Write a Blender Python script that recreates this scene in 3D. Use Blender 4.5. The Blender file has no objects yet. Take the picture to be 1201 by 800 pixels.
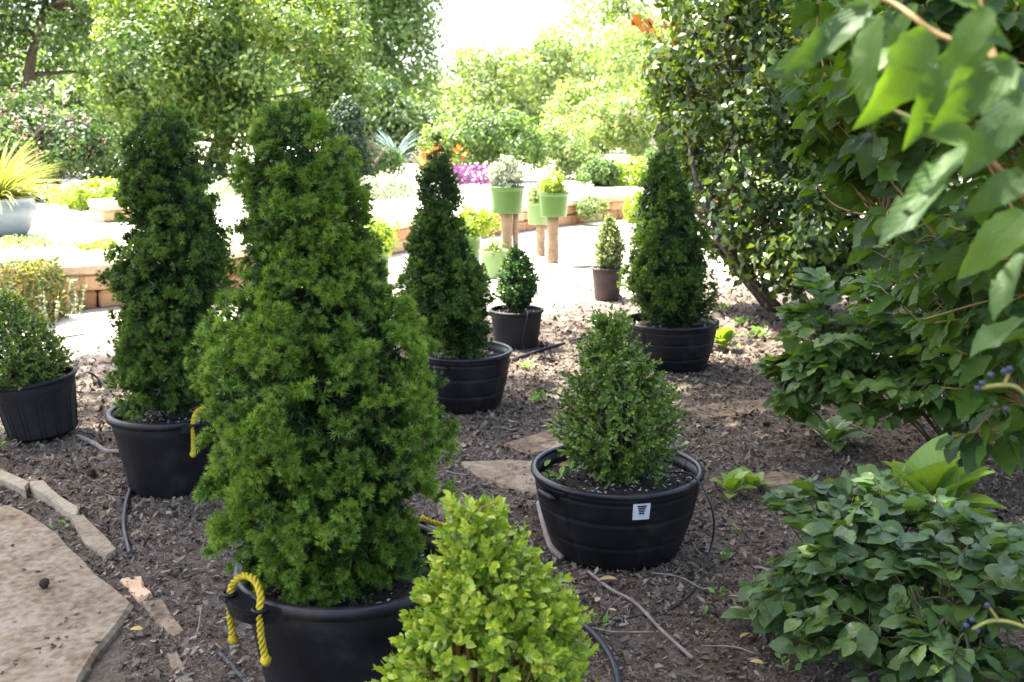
import bpy, bmesh, math, random
import numpy as np
from mathutils import Vector, Matrix

# ------------------------------------------------------------------ camera, sky, sun, exposure
SC = bpy.context.scene
COL = SC.collection
CAM_H, PITCH, FPX = 1.5, math.radians(12.0), 1201.0
cd = bpy.data.cameras.new("camera"); cam = bpy.data.objects.new("camera", cd); COL.objects.link(cam)
cam.location = (0, 0, CAM_H); cam.rotation_euler = (math.radians(90) - PITCH, 0, 0)
cd.lens = 36.0; cd.sensor_width = 36.0; cd.clip_start = 0.05; cd.clip_end = 1000
cd.dof.use_dof = True; cd.dof.focus_distance = 3.1; cd.dof.aperture_fstop = 6.0
SC.camera = cam

SUN_EL = math.radians(66.0)
SUN_H = Vector((-0.80, 0.60, 0)).normalized()
SUNV = Vector((SUN_H.x * math.cos(SUN_EL), SUN_H.y * math.cos(SUN_EL), math.sin(SUN_EL)))
W = bpy.data.worlds.new("World"); SC.world = W; W.use_nodes = True
wn = W.node_tree.nodes; wl = W.node_tree.links; wn.clear()
sky = wn.new("ShaderNodeTexSky"); sky.sky_type = 'NISHITA'; sky.sun_disc = False
sky.sun_elevation = SUN_EL; sky.sun_rotation = math.atan2(SUN_H.x, SUN_H.y)
sky.air_density = 0.75; sky.dust_density = 5.0; sky.ozone_density = 0.6
bg = wn.new("ShaderNodeBackground"); bg.inputs[1].default_value = 0.15
wo = wn.new("ShaderNodeOutputWorld")
wl.new(sky.outputs[0], bg.inputs[0]); wl.new(bg.outputs[0], wo.inputs[0])
sd = bpy.data.lights.new("sun", 'SUN'); sd.energy = 4.6; sd.angle = math.radians(0.55); sd.color = (1.0, 0.95, 0.86)
so = bpy.data.objects.new("sun", sd); COL.objects.link(so)
so.rotation_euler = SUNV.to_track_quat('Z', 'Y').to_euler(); so.location = (0, 0, 20)
vs = SC.view_settings
vs.view_transform = 'Standard'; vs.look = 'None'; vs.gamma = 1.0; vs.use_curve_mapping = False
vs.exposure = 2.82
SC.render.engine = 'CYCLES'
cy = SC.cycles
cy.use_denoising = True
try:
    cy.denoiser = 'OPENIMAGEDENOISE'; cy.denoising_input_passes = 'RGB_ALBEDO_NORMAL'
except Exception:
    pass
cy.max_bounces = 8; cy.diffuse_bounces = 4; cy.glossy_bounces = 3; cy.transmission_bounces = 5
cy.transparent_max_bounces = 6; cy.sample_clamp_indirect = 6.0; cy.caustics_reflective = False; cy.caustics_refractive = False

R0 = np.random.default_rng(7)
random.seed(5)
PI = math.pi

# ------------------------------------------------------------------ pixel helpers (pixels of the 1201x800 photograph)
CP, SP = math.cos(PITCH), math.sin(PITCH)
def ray(px, py):
    a = (px - 600.5) / FPX; b = (400 - py) / FPX
    return np.array([a, CP + b * SP, -SP + b * CP])
def G(px, py, z=0.0):                       # where the pixel's ray meets level z
    d = ray(px, py); t = (z - CAM_H) / d[2]
    return np.array([d[0] * t, d[1] * t, z])
def PY(px, py, Y):                          # where it meets the upright plane at distance Y
    d = ray(px, py); t = Y / d[1]
    return np.array([d[0] * t, Y, CAM_H + d[2] * t])

# ------------------------------------------------------------------ materials
MATS = {}
def newmat(name):
    m = bpy.data.materials.new(name); m.use_nodes = True
    nt = m.node_tree; nt.nodes.clear()
    out = nt.nodes.new("ShaderNodeOutputMaterial")
    MATS[name] = m
    return m, nt, out
def nd(nt, typ, **kw):
    n = nt.nodes.new(typ)
    for k, v in kw.items():
        if k.startswith('i_'):
            key = k[2:]
            n.inputs[int(key) if key.isdigit() else key].default_value = v
        else:
            setattr(n, k, v)
    return n
def ramp(nt, stops, fac=None):
    r = nt.nodes.new("ShaderNodeValToRGB")
    e = r.color_ramp.elements
    while len(e) < len(stops): e.new(0.5)
    for k, (p, c) in enumerate(stops):
        e[k].position = p; e[k].color = (*c, 1) if len(c) == 3 else c
    if fac is not None: nt.links.new(fac, r.inputs[0])
    return r
def rnd_value(nt):                          # 0..1, different for every leaf whether joined or an object of its own
    g = nd(nt, "ShaderNodeNewGeometry"); o = nd(nt, "ShaderNodeObjectInfo")
    a = nd(nt, "ShaderNodeMath", operation='ADD')
    nt.links.new(g.outputs['Random Per Island'], a.inputs[0]); nt.links.new(o.outputs['Random'], a.inputs[1])
    f = nd(nt, "ShaderNodeMath", operation='FRACT'); nt.links.new(a.outputs[0], f.inputs[0])
    t = nd(nt, "ShaderNodeAttribute", attribute_name="tint")
    b = nd(nt, "ShaderNodeMath", operation='ADD', use_clamp=True)
    nt.links.new(f.outputs[0], b.inputs[0]); nt.links.new(t.outputs['Fac'], b.inputs[1])
    return b.outputs[0]
def leafmat(name, stops, trans=0.35, rough=0.45, tcol=(1.25, 1.25, 0.45), vein=0.0, spec=0.5, edge=None, tint_only=False):
    m, nt, out = newmat(name)
    L = nt.links
    n = len(stops)
    fac = nd(nt, "ShaderNodeAttribute", attribute_name="tint").outputs['Fac'] if tint_only else rnd_value(nt)
    r = ramp(nt, [(k / max(1, n - 1), c) for k, c in enumerate(stops)], fac)
    colo = r.outputs[0]
    bump = None
    if vein or edge:
        uv = nd(nt, "ShaderNodeUVMap"); sx = nd(nt, "ShaderNodeSeparateXYZ"); L.new(uv.outputs[0], sx.inputs[0])
        ab = nd(nt, "ShaderNodeMath", operation='ABSOLUTE'); L.new(sx.outputs[0], ab.inputs[0])
    if vein:
        # side veins run out and forward from the midrib
        mu = nd(nt, "ShaderNodeMath", operation='MULTIPLY_ADD', i_1=-0.55); L.new(ab.outputs[0], mu.inputs[0]); L.new(sx.outputs[1], mu.inputs[2])
        fr = nd(nt, "ShaderNodeMath", operation='MULTIPLY', i_1=7.0 * 2 * PI); L.new(mu.outputs[0], fr.inputs[0])
        co = nd(nt, "ShaderNodeMath", operation='COSINE'); L.new(fr.outputs[0], co.inputs[0])
        mr = nd(nt, "ShaderNodeMapRange", i_1=0.55, i_2=1.0); L.new(co.outputs[0], mr.inputs[0])
        mid = nd(nt, "ShaderNodeMapRange", i_1=0.0, i_2=0.06, i_3=1.0, i_4=0.0); L.new(ab.outputs[0], mid.inputs[0])
        mx = nd(nt, "ShaderNodeMath", operation='MAXIMUM'); L.new(mr.outputs[0], mx.inputs[0]); L.new(mid.outputs[0], mx.inputs[1])
        bump = nd(nt, "ShaderNodeBump", i_Strength=0.6, i_Distance=0.001, invert=True); L.new(mx.outputs[0], bump.inputs['Height'])
        lv = nd(nt, "ShaderNodeMix", data_type='RGBA', blend_type='MIX')
        sc = nd(nt, "ShaderNodeMath", operation='MULTIPLY', i_1=vein); L.new(mx.outputs[0], sc.inputs[0])
        L.new(sc.outputs[0], lv.inputs[0]); L.new(colo, lv.inputs[6]); lv.inputs[7].default_value = (0.16, 0.24, 0.07, 1)
        colo = lv.outputs[2]
    if edge:
        nz = nd(nt, "ShaderNodeTexNoise", i_Scale=6.0); L.new(uv.outputs[0], nz.inputs[0])
        ad = nd(nt, "ShaderNodeMath", operation='MULTIPLY_ADD', i_1=0.5, i_2=-0.25); L.new(nz.outputs[0], ad.inputs[0])
        a2 = nd(nt, "ShaderNodeMath", operation='ADD'); L.new(ab.outputs[0], a2.inputs[0]); L.new(ad.outputs[0], a2.inputs[1])
        mr2 = nd(nt, "ShaderNodeMapRange", i_1=edge[1], i_2=edge[1] + 0.08); L.new(a2.outputs[0], mr2.inputs[0])
        lv = nd(nt, "ShaderNodeMix", data_type='RGBA'); L.new(mr2.outputs[0], lv.inputs[0]); L.new(colo, lv.inputs[6]); lv.inputs[7].default_value = (*edge[0], 1)
        colo = lv.outputs[2]
    p = nd(nt, "ShaderNodeBsdfPrincipled", i_Roughness=rough); p.inputs['Specular IOR Level'].default_value = spec
    L.new(colo, p.inputs['Base Color'])
    t = nd(nt, "ShaderNodeBsdfTranslucent")
    tc = nd(nt, "ShaderNodeMix", data_type='RGBA', blend_type='MULTIPLY'); tc.inputs[0].default_value = 1.0
    L.new(colo, tc.inputs[6]); tc.inputs[7].default_value = (*tcol, 1); L.new(tc.outputs[2], t.inputs[0])
    if bump: L.new(bump.outputs[0], p.inputs['Normal'])
    mix = nd(nt, "ShaderNodeMixShader", i_0=trans); L.new(p.outputs[0], mix.inputs[1]); L.new(t.outputs[0], mix.inputs[2])
    L.new(mix.outputs[0], out.inputs[0])
    return m
def noisemat(name, stops, scale=8.0, rough=0.8, bump=0.3, bdist=0.01, detail=6, spec=0.3, rnd=0.0, coords='Object', fine=None, metal=0.0):
    m, nt, out = newmat(name); L = nt.links
    tc = nd(nt, "ShaderNodeTexCoord")
    nz = nd(nt, "ShaderNodeTexNoise", i_Scale=scale, i_Detail=detail, i_Roughness=0.6); L.new(tc.outputs[coords], nz.inputs[0])
    fac = nz.outputs[0]
    if fine:
        n2 = nd(nt, "ShaderNodeTexNoise", i_Scale=fine, i_Detail=4.0); L.new(tc.outputs[coords], n2.inputs[0])
        mm = nd(nt, "ShaderNodeMath", operation='MULTIPLY_ADD', i_1=0.5); L.new(n2.outputs[0], mm.inputs[0])
        hf = nd(nt, "ShaderNodeMath", operation='MULTIPLY', i_1=0.5); L.new(fac, hf.inputs[0]); L.new(hf.outputs[0], mm.inputs[2])
        fac = mm.outputs[0]
    if rnd:
        rv = rnd_value(nt)
        mm = nd(nt, "ShaderNodeMath", operation='MULTIPLY_ADD', i_1=rnd, i_2=-rnd / 2); L.new(rv, mm.inputs[0])
        ad = nd(nt, "ShaderNodeMath", operation='ADD', use_clamp=True); L.new(fac, ad.inputs[0]); L.new(mm.outputs[0], ad.inputs[1])
        fac = ad.outputs[0]
    r = ramp(nt, stops, fac)
    p = nd(nt, "ShaderNodeBsdfPrincipled", i_Roughness=rough); p.inputs['Specular IOR Level'].default_value = spec
    p.inputs['Metallic'].default_value = metal
    L.new(r.outputs[0], p.inputs['Base Color'])
    if bump:
        b = nd(nt, "ShaderNodeBump", i_Strength=bump, i_Distance=bdist); L.new(fac, b.inputs['Height']); L.new(b.outputs[0], p.inputs['Normal'])
    L.new(p.outputs[0], out.inputs[0])
    return m
def rndmat(name, stops, rough=0.9, spec=0.2):
    m, nt, out = newmat(name)
    r = ramp(nt, stops, rnd_value(nt))
    p = nd(nt, "ShaderNodeBsdfPrincipled", i_Roughness=rough); p.inputs['Specular IOR Level'].default_value = spec
    nt.links.new(r.outputs[0], p.inputs['Base Color']); nt.links.new(p.outputs[0], out.inputs[0])
    return m

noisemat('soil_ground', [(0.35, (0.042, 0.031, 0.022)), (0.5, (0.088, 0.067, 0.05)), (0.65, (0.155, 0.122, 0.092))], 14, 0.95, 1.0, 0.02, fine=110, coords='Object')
noisemat('gravel', [(0.25, (0.33, 0.29, 0.24)), (0.55, (0.47, 0.43, 0.37)), (0.8, (0.62, 0.58, 0.52))], 3, 0.95, 0.6, 0.01, fine=60)
noisemat('terrace_soil', [(0.25, (0.28, 0.24, 0.19)), (0.5, (0.46, 0.42, 0.36)), (0.8, (0.6, 0.56, 0.5))], 2.2, 0.95, 0.6, 0.01, fine=40)
rndmat('bark', [(0.0, (0.045, 0.033, 0.023)), (0.35, (0.088, 0.067, 0.048)), (0.65, (0.135, 0.107, 0.08)), (0.92, (0.19, 0.157, 0.123)), (1.0, (0.3, 0.25, 0.19))])
rndmat('crumbs', [(0.0, (0.012, 0.01, 0.008)), (0.5, (0.035, 0.027, 0.02)), (0.8, (0.08, 0.06, 0.05)), (0.86, (0.4, 0.38, 0.35)), (1.0, (0.6, 0.58, 0.55))])
noisemat('potting_soil', [(0.3, (0.012, 0.009, 0.007)), (0.6, (0.035, 0.027, 0.021)), (0.72, (0.07, 0.06, 0.05))], 60, 0.95, 0.9, 0.01)
noisemat('flagstone', [(0.37, (0.07, 0.048, 0.028)), (0.46, (0.145, 0.102, 0.06)), (0.53, (0.195, 0.145, 0.09)), (0.62, (0.25, 0.205, 0.145))], 5.5, 0.85, 0.7, 0.015, fine=38, rnd=0.1)
noisemat('edging', [(0.3, (0.14, 0.10, 0.06)), (0.5, (0.23, 0.19, 0.125)), (0.7, (0.31, 0.275, 0.2))], 8, 0.85, 0.7, 0.012, fine=45, rnd=0.2)
noisemat('sandstone', [(0.2, (0.26, 0.13, 0.06)), (0.5, (0.43, 0.25, 0.13)), (0.8, (0.52, 0.36, 0.22))], 3, 0.9, 0.7, 0.03, fine=18, rnd=0.5)
noisemat('capstone', [(0.2, (0.42, 0.30, 0.19)), (0.5, (0.52, 0.42, 0.3)), (0.8, (0.6, 0.52, 0.42))], 3, 0.9, 0.7, 0.03, fine=18, rnd=0.3)
def plasticmat(name, c, rough):
    m, nt, out = newmat(name); L = nt.links
    tc = nd(nt, "ShaderNodeTexCoord"); nz = nd(nt, "ShaderNodeTexNoise", i_Scale=5.0, i_Detail=8.0, i_Roughness=0.65); L.new(tc.outputs['Object'], nz.inputs[0])
    n2 = nd(nt, "ShaderNodeTexNoise", i_Scale=170.0, i_Detail=2.0); L.new(tc.outputs['Object'], n2.inputs[0])
    r = ramp(nt, [(0.35, c), (0.55, tuple(x * 1.7 for x in c)), (0.72, (0.03, 0.026, 0.021))], nz.outputs[0])
    rr = nd(nt, "ShaderNodeMapRange", i_1=0.3, i_2=0.75, i_3=rough, i_4=min(1, rough + 0.3)); L.new(nz.outputs[0], rr.inputs[0])
    p = nd(nt, "ShaderNodeBsdfPrincipled"); p.inputs["Specular IOR Level"].default_value = 0.28; L.new(r.outputs[0], p.inputs['Base Color']); L.new(rr.outputs[0], p.inputs['Roughness'])
    b = nd(nt, "ShaderNodeBump", i_Strength=0.12, i_Distance=0.001); L.new(n2.outputs[0], b.inputs['Height']); L.new(b.outputs[0], p.inputs['Normal'])
    L.new(p.outputs[0], out.inputs[0]); return m
plasticmat('black_plastic', (0.0045, 0.0047, 0.0055), 0.4)
plasticmat('rim_plastic', (0.006, 0.0065, 0.008), 0.24)
plasticmat('pot_plastic', (0.009, 0.009, 0.0095), 0.5)
plasticmat('brown_pot', (0.05, 0.036, 0.03), 0.6)
plasticmat('hose_black', (0.014, 0.016, 0.02), 0.35)
noisemat('green_glaze', [(0.3, (0.058, 0.145, 0.026)), (0.7, (0.075, 0.175, 0.034))], 6, 0.4, 0.05, 0.002, spec=0.5)
noisemat('sunlit_green_glaze', [(0.3, (0.14, 0.25, 0.085)), (0.7, (0.18, 0.29, 0.11))], 6, 0.4, 0.05, 0.002, spec=0.5)  # green glaze again, with direct sun painted in as a paler colour
noisemat('blue_glaze', [(0.3, (0.15, 0.19, 0.22)), (0.7, (0.25, 0.30, 0.33))], 4, 0.3, 0.1, 0.004, spec=0.5)
noisemat('yellow_rope', [(0.35, (0.34, 0.24, 0.012)), (0.65, (0.56, 0.43, 0.03))], 60, 0.85, 0.5, 0.002)
noisemat('post_wood', [(0.25, (0.16, 0.11, 0.07)), (0.5, (0.30, 0.22, 0.14)), (0.8, (0.40, 0.31, 0.22))], 9, 0.85, 0.5, 0.006, fine=50, rnd=0.2)
noisemat('twig_wood', [(0.3, (0.045, 0.03, 0.02)), (0.7, (0.12, 0.085, 0.06))], 25, 0.9, 0.4, 0.003)
noisemat('trunk_bark', [(0.3, (0.05, 0.038, 0.028)), (0.7, (0.15, 0.12, 0.095))], 18, 0.95, 0.7, 0.01)
noisemat('green_stem', [(0.3, (0.14, 0.17, 0.035)), (0.7, (0.26, 0.24, 0.06))], 15, 0.5, 0.1, 0.002)
noisemat('tan_stem', [(0.3, (0.16, 0.10, 0.035)), (0.7, (0.28, 0.17, 0.06))], 15, 0.6, 0.1, 0.002)
noisemat('dry_stick', [(0.3, (0.13, 0.1, 0.085)), (0.7, (0.26, 0.22, 0.2))], 20, 0.85, 0.3, 0.003)
noisemat('berry', [(0.3, (0.008, 0.014, 0.03)), (0.7, (0.03, 0.045, 0.08))], 20, 0.35, 0.0)
noisemat('white_label', [(0.3, (0.62, 0.64, 0.66)), (0.7, (0.72, 0.73, 0.74))], 20, 0.45, 0.0)
noisemat('print_ink', [(0.3, (0.012, 0.012, 0.014)), (0.7, (0.02, 0.02, 0.022))], 20, 0.5, 0.0)
noisemat('seed_ball', [(0.3, (0.02, 0.013, 0.009)), (0.7, (0.07, 0.045, 0.03))], 60, 0.9, 0.8, 0.01)
rndmat('dead_leaf', [(0.0, (0.30, 0.22, 0.06)), (0.5, (0.42, 0.30, 0.08)), (0.8, (0.36, 0.25, 0.14)), (1.0, (0.45, 0.36, 0.2))], 0.7)

leafmat('spruce', [(0.022, 0.052, 0.012), (0.085, 0.17, 0.02), (0.165, 0.285, 0.028), (0.28, 0.41, 0.05)], 0.32, 0.5, (1.3, 1.25, 0.4), tint_only=True)
leafmat('spruce_dark', [(0.026, 0.055, 0.013), (0.075, 0.145, 0.022), (0.14, 0.24, 0.032), (0.23, 0.33, 0.05)], 0.3, 0.5, (1.2, 1.2, 0.5), tint_only=True)
leafmat('boxwood', [(0.055, 0.105, 0.02), (0.095, 0.17, 0.027), (0.15, 0.235, 0.034), (0.21, 0.3, 0.055)], 0.30, 0.33)
leafmat('boxwood_bright', [(0.13, 0.23, 0.02), (0.21, 0.32, 0.03), (0.31, 0.41, 0.038), (0.43, 0.49, 0.075)], 0.34, 0.33)
leafmat('boxwood_dark', [(0.025, 0.07, 0.02), (0.045, 0.11, 0.025), (0.08, 0.16, 0.03), (0.11, 0.2, 0.04)], 0.28, 0.35)
leafmat('boxwood_variegated', [(0.10, 0.17, 0.05), (0.2, 0.28, 0.09), (0.34, 0.38, 0.17), (0.45, 0.47, 0.28)], 0.3, 0.4)
leafmat('viburnum', [(0.045, 0.09, 0.03), (0.065, 0.125, 0.04), (0.085, 0.155, 0.038), (0.12, 0.2, 0.042)], 0.36, 0.36, (1.5, 1.5, 0.35), vein=0.12)
leafmat('viburnum_near', [(0.035, 0.075, 0.024), (0.05, 0.105, 0.022), (0.065, 0.135, 0.02), (0.085, 0.16, 0.024)], 0.42, 0.52, (1.6, 1.5, 0.25), vein=0.08, spec=0.3)
leafmat('viburnum_sunlit', [(0.05, 0.1, 0.03), (0.075, 0.145, 0.034), (0.105, 0.19, 0.034), (0.15, 0.24, 0.04)], 0.4, 0.38, (1.5, 1.5, 0.35), vein=0.12)  # viburnum copy painted lighter and yellower for sunlight filtering through
leafmat('glossy', [(0.024, 0.055, 0.018), (0.045, 0.09, 0.022), (0.075, 0.135, 0.024), (0.14, 0.2, 0.03)], 0.34, 0.32, (1.6, 1.4, 0.3))
leafmat('red_young', [(0.16, 0.07, 0.025), (0.24, 0.11, 0.03), (0.2, 0.16, 0.04)], 0.35, 0.4, (1.2, 1.0, 0.5))
leafmat('hosta', [(0.15, 0.26, 0.035), (0.2, 0.33, 0.045), (0.25, 0.39, 0.06)], 0.36, 0.38, (1.3, 1.2, 0.4), vein=0.25, edge=((0.42, 0.46, 0.22), 0.85))
leafmat('hosta_edged', [(0.07, 0.15, 0.035), (0.10, 0.19, 0.045)], 0.32, 0.4, vein=0.1, edge=((0.42, 0.46, 0.28), 0.72))
leafmat('weed', [(0.08, 0.19, 0.03), (0.13, 0.27, 0.04), (0.19, 0.34, 0.06)], 0.36, 0.5)
leafmat('myrtle', [(0.04, 0.09, 0.02), (0.075, 0.15, 0.028), (0.12, 0.21, 0.035), (0.23, 0.31, 0.05)], 0.36, 0.5, (1.3, 1.2, 0.4))
leafmat('oak_green', [(0.035, 0.075, 0.025), (0.06, 0.115, 0.03), (0.10, 0.17, 0.045)], 0.38, 0.5)
leafmat('mid_green', [(0.06, 0.12, 0.03), (0.10, 0.18, 0.045), (0.16, 0.25, 0.07)], 0.42, 0.5)
leafmat('pale_green', [(0.16, 0.24, 0.09), (0.23, 0.31, 0.12), (0.31, 0.38, 0.17)], 0.45, 0.55)
leafmat('silver', [(0.25, 0.3, 0.2), (0.34, 0.39, 0.27), (0.42, 0.45, 0.34)], 0.3, 0.7, (1.1, 1.1, 0.8))
leafmat('lime', [(0.22, 0.34, 0.03), (0.3, 0.41, 0.05), (0.37, 0.45, 0.09)], 0.42, 0.45)
leafmat('conifer_dark', [(0.02, 0.05, 0.02), (0.035, 0.075, 0.025)], 0.25, 0.6)
leafmat('blue_blade', [(0.10, 0.18, 0.16), (0.16, 0.25, 0.22)], 0.25, 0.5, (1, 1, 1))
leafmat('straw_blade', [(0.22, 0.27, 0.06), (0.32, 0.35, 0.1), (0.42, 0.42, 0.16)], 0.35, 0.6)
leafmat('red_hedge', [(0.06, 0.11, 0.03), (0.12, 0.18, 0.05), (0.2, 0.2, 0.06), (0.3, 0.14, 0.06)], 0.36, 0.5)
leafmat('pink_petal', [(0.55, 0.2, 0.28), (0.65, 0.34, 0.4)], 0.4, 0.6, (1, 1, 1))
leafmat('orange_petal', [(0.6, 0.13, 0.02), (0.65, 0.24, 0.04)], 0.4, 0.6, (1, 1, 1))
leafmat('purple_petal', [(0.16, 0.05, 0.16), (0.28, 0.1, 0.28)], 0.35, 0.6, (1, 1, 1))

# ------------------------------------------------------------------ mesh helpers
ORG = {}
CAMP = np.array([0, 0, CAM_H])
def mesh_np(name, V, F, mat=None, uv=None, tint=None, smooth=True):
    V = np.asarray(V, np.float32); F = np.asarray(F, np.int32)
    me = bpy.data.meshes.new(name)
    me.vertices.add(len(V)); me.vertices.foreach_set('co', V.ravel())
    me.loops.add(F.size); me.loops.foreach_set('vertex_index', F.ravel())
    me.polygons.add(len(F))
    me.polygons.foreach_set('loop_start', np.arange(0, F.size, 3, dtype=np.int32))
    me.polygons.foreach_set('use_smooth', np.full(len(F), bool(smooth)))
    if uv is not None:
        l = me.uv_layers.new(name="UVMap"); l.data.foreach_set('uv', np.asarray(uv, np.float32)[F.ravel()].ravel())
    if tint is not None:
        a = me.attributes.new('tint', 'FLOAT', 'POINT'); a.data.foreach_set('value', np.asarray(tint, np.float32))
    me.update(calc_edges=True)
    if mat: me.materials.append(MATS[mat])
    return me
def mark(o, label=None, cat=None, group=None, kind=None):
    if label: o['label'] = label
    if cat: o['category'] = cat
    if group: o['group'] = group
    if kind: o['kind'] = kind
    return o
def thing(name, label, cat, loc, group=None):
    o = bpy.data.objects.new(name, None); COL.objects.link(o); o.empty_display_size = 0.1
    o.location = loc; ORG[o.name] = np.array(loc, float)
    return mark(o, label, cat, group)
def part(name, V, F, mat, parent, uv=None, tint=None, smooth=True, kind=None):
    """V in world coordinates (the parent still unrotated)."""
    org = ORG[parent.name]
    o = bpy.data.objects.new(name, mesh_np(name, np.asarray(V) - org, F, mat, uv, tint, smooth))
    COL.objects.link(o); o.parent = parent; ORG[o.name] = org
    if kind: o['kind'] = kind
    return o
def single(name, V, F, mat, loc, label=None, cat=None, group=None, kind=None, uv=None, tint=None, smooth=True):
    loc = np.array(loc, float)
    o = bpy.data.objects.new(name, mesh_np(name, np.asarray(V) - loc, F, mat, uv, tint, smooth))
    COL.objects.link(o); o.location = loc; ORG[o.name] = loc
    return mark(o, label, cat, group, kind)
def join(parts):
    Vs, Fs, n = [], [], 0
    for V, F in parts:
        Vs.append(np.asarray(V, float)); Fs.append(np.asarray(F, int) + n); n += len(V)
    return np.concatenate(Vs), np.concatenate(Fs)
def unit(v):
    v = np.asarray(v, float); return v / np.maximum(np.linalg.norm(v, axis=-1, keepdims=True), 1e-9)
def tube(pts, rad, seg=6):
    pts = np.asarray(pts, float); n = len(pts)
    rad = np.full(n, rad) if np.isscalar(rad) else np.asarray(rad, float)
    T = unit(np.gradient(pts, axis=0)); ref = np.array([0.31, 0.23, 0.92]) if abs(T[0][2]) < 0.9 else np.array([1.0, 0.1, 0])
    V = []
    a = np.arange(seg) * 2 * PI / seg
    for i in range(n):
        u = ref - T[i] * ref.dot(T[i]); u = u / max(np.linalg.norm(u), 1e-6); ref = u
        w = np.cross(T[i], u)
        V.append(pts[i] + rad[i] * (np.cos(a)[:, None] * u + np.sin(a)[:, None] * w))
    V = np.concatenate(V); F = []
    for i in range(n - 1):
        for j in range(seg):
            p, q = i * seg + j, i * seg + (j + 1) % seg
            F += [(p, q, q + seg), (p, q + seg, p + seg)]
    for b, s in ((0, 1), ((n - 1) * seg, -1)):
        for j in range(1, seg - 1):
            F.append((b, b + j + 1, b + j) if s > 0 else (b, b + j, b + j + 1))
    return V, np.array(F)
def smooth_path(pts, n=24):
    P = np.asarray(pts, float); P = np.vstack([2 * P[0] - P[1], P, 2 * P[-1] - P[-2]])
    out = []
    for i in range(1, len(P) - 2):
        for t in np.linspace(0, 1, max(2, n // (len(P) - 3)), endpoint=False):
            a, b, c, d = P[i - 1], P[i], P[i + 1], P[i + 2]
            out.append(0.5 * (2 * b + (c - a) * t + (2 * a - 5 * b + 4 * c - d) * t * t + (3 * b - a - 3 * c + d) * t ** 3))
    out.append(P[-2]); return np.array(out)
def lathe(prof, seg=64, c=(0, 0, 0), rmod=None, cap=True):
    prof = np.asarray(prof, float); n = len(prof); a = np.arange(seg) * 2 * PI / seg
    V = []
    for r, z in prof:
        rr = np.full(seg, r) if rmod is None else np.array([rmod(r, z, t) for t in a])
        V.append(np.stack([rr * np.cos(a), rr * np.sin(a), np.full(seg, z)], 1))
    V = np.concatenate(V) + np.array(c); F = []
    for i in range(n - 1):
        for j in range(seg):
            p, q = i * seg + j, i * seg + (j + 1) % seg
            F += [(p, q, q + seg), (p, q + seg, p + seg)]
    return V, np.array(F)
def inst(T, R, t, s):
    """copies of template T: R (N,3,3) columns side/along/normal, t (N,3), s (N,)"""
    tv, tf, tu = T
    V = np.einsum('nij,vj->nvi', R * s[:, None, None], tv) + t[:, None, :]
    N, k = len(t), len(tv)
    F = tf[None] + (np.arange(N) * k)[:, None, None]
    return V.reshape(-1, 3), F.reshape(-1, 3), np.tile(tu, (N, 1))
def frames(along, normal, rng=None):
    y = unit(along); z = normal - y * np.sum(normal * y, -1, keepdims=True); z = unit(z); x = np.cross(y, z)
    return np.stack([x, y, z], -1)
def leafT(n=4, w=0.5, a=0.8, b=0.9, fold=0.25, droop=0.12, serr=0.0, cup=0.0):
    V = [(0, 0, 0)]; U = [(0, 0)]; rows = []
    for i in range(1, n):
        t = i / n; h = w / 2 * math.sin(PI * t ** a) ** b
        h *= 1 + (serr if i % 2 else -serr)
        z = -droop * t * t + 0.04 * math.sin(PI * t)
        k = len(V); V += [(-h, t, z + fold * h - cup * h * h * 8), (0, t, z), (h, t, z + fold * h - cup * h * h * 8)]; U += [(-2 * h / w, t), (0, t), (2 * h / w, t)]; rows.append(k)
    V.append((0, 1, -droop)); U.append((0, 1)); e = len(V) - 1
    F = []
    k = rows[0]; F += [(0, k + 1, k), (0, k + 2, k + 1)]
    for p, q in zip(rows, rows[1:]):
        F += [(p, p + 1, q + 1), (p, q + 1, q), (p + 1, p + 2, q + 2), (p + 1, q + 2, q + 1)]
    k = rows[-1]; F += [(k, k + 1, e), (k + 1, k + 2, e)]
    F = np.array([(f[0], f[1], f[2]) for f in F])
    return np.array(V, float), F, np.array(U, float)
RHOMB = (np.array([(0, 0, 0), (0.26, 0.45, 0.07), (0, 1, -0.06), (-0.26, 0.45, 0.07)], float), np.array([(0, 1, 2), (0, 2, 3)]), np.array([(0, 0), (1, .45), (0, 1), (-1, .45)], float))
ROUND = leafT(3, 0.72, 0.8, 0.7, 0.2, 0.15)
BOXL = leafT(3, 0.56, 0.9, 0.75, 0.22, 0.08)
VIBL = leafT(11, 0.70, 0.72, 0.85, 0.16, 0.14, serr=0.045)
def wavy(T, amp, f, seed):
    V = T[0].copy(); V[:, 2] += amp * np.sin(V[:, 1] * f + V[:, 0] * 5 + seed) * (.3 + np.abs(V[:, 0])) + .3 * amp * np.sin(V[:, 1] * 23 + seed) * np.abs(V[:, 0]) * 2
    return V, T[1], T[2]
VIBN = wavy(leafT(13, 0.66, 0.72, 0.85, 0.24, 0.26, serr=0.055), .12, 7.0, 1.0)
VIBL = wavy(VIBL, .08, 6.0, 2.0)
OVAL = leafT(2, 0.6, 0.9, 0.8, 0.2, 0.12)
HOSL = leafT(9, 0.74, 0.76, 0.72, 0.3, 0.32)
BLADE = leafT(5, 0.05, 0.6, 0.6, 0.5, 0.45)
def rdir(rng, n): return unit(rng.normal(size=(n, 3)))

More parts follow.
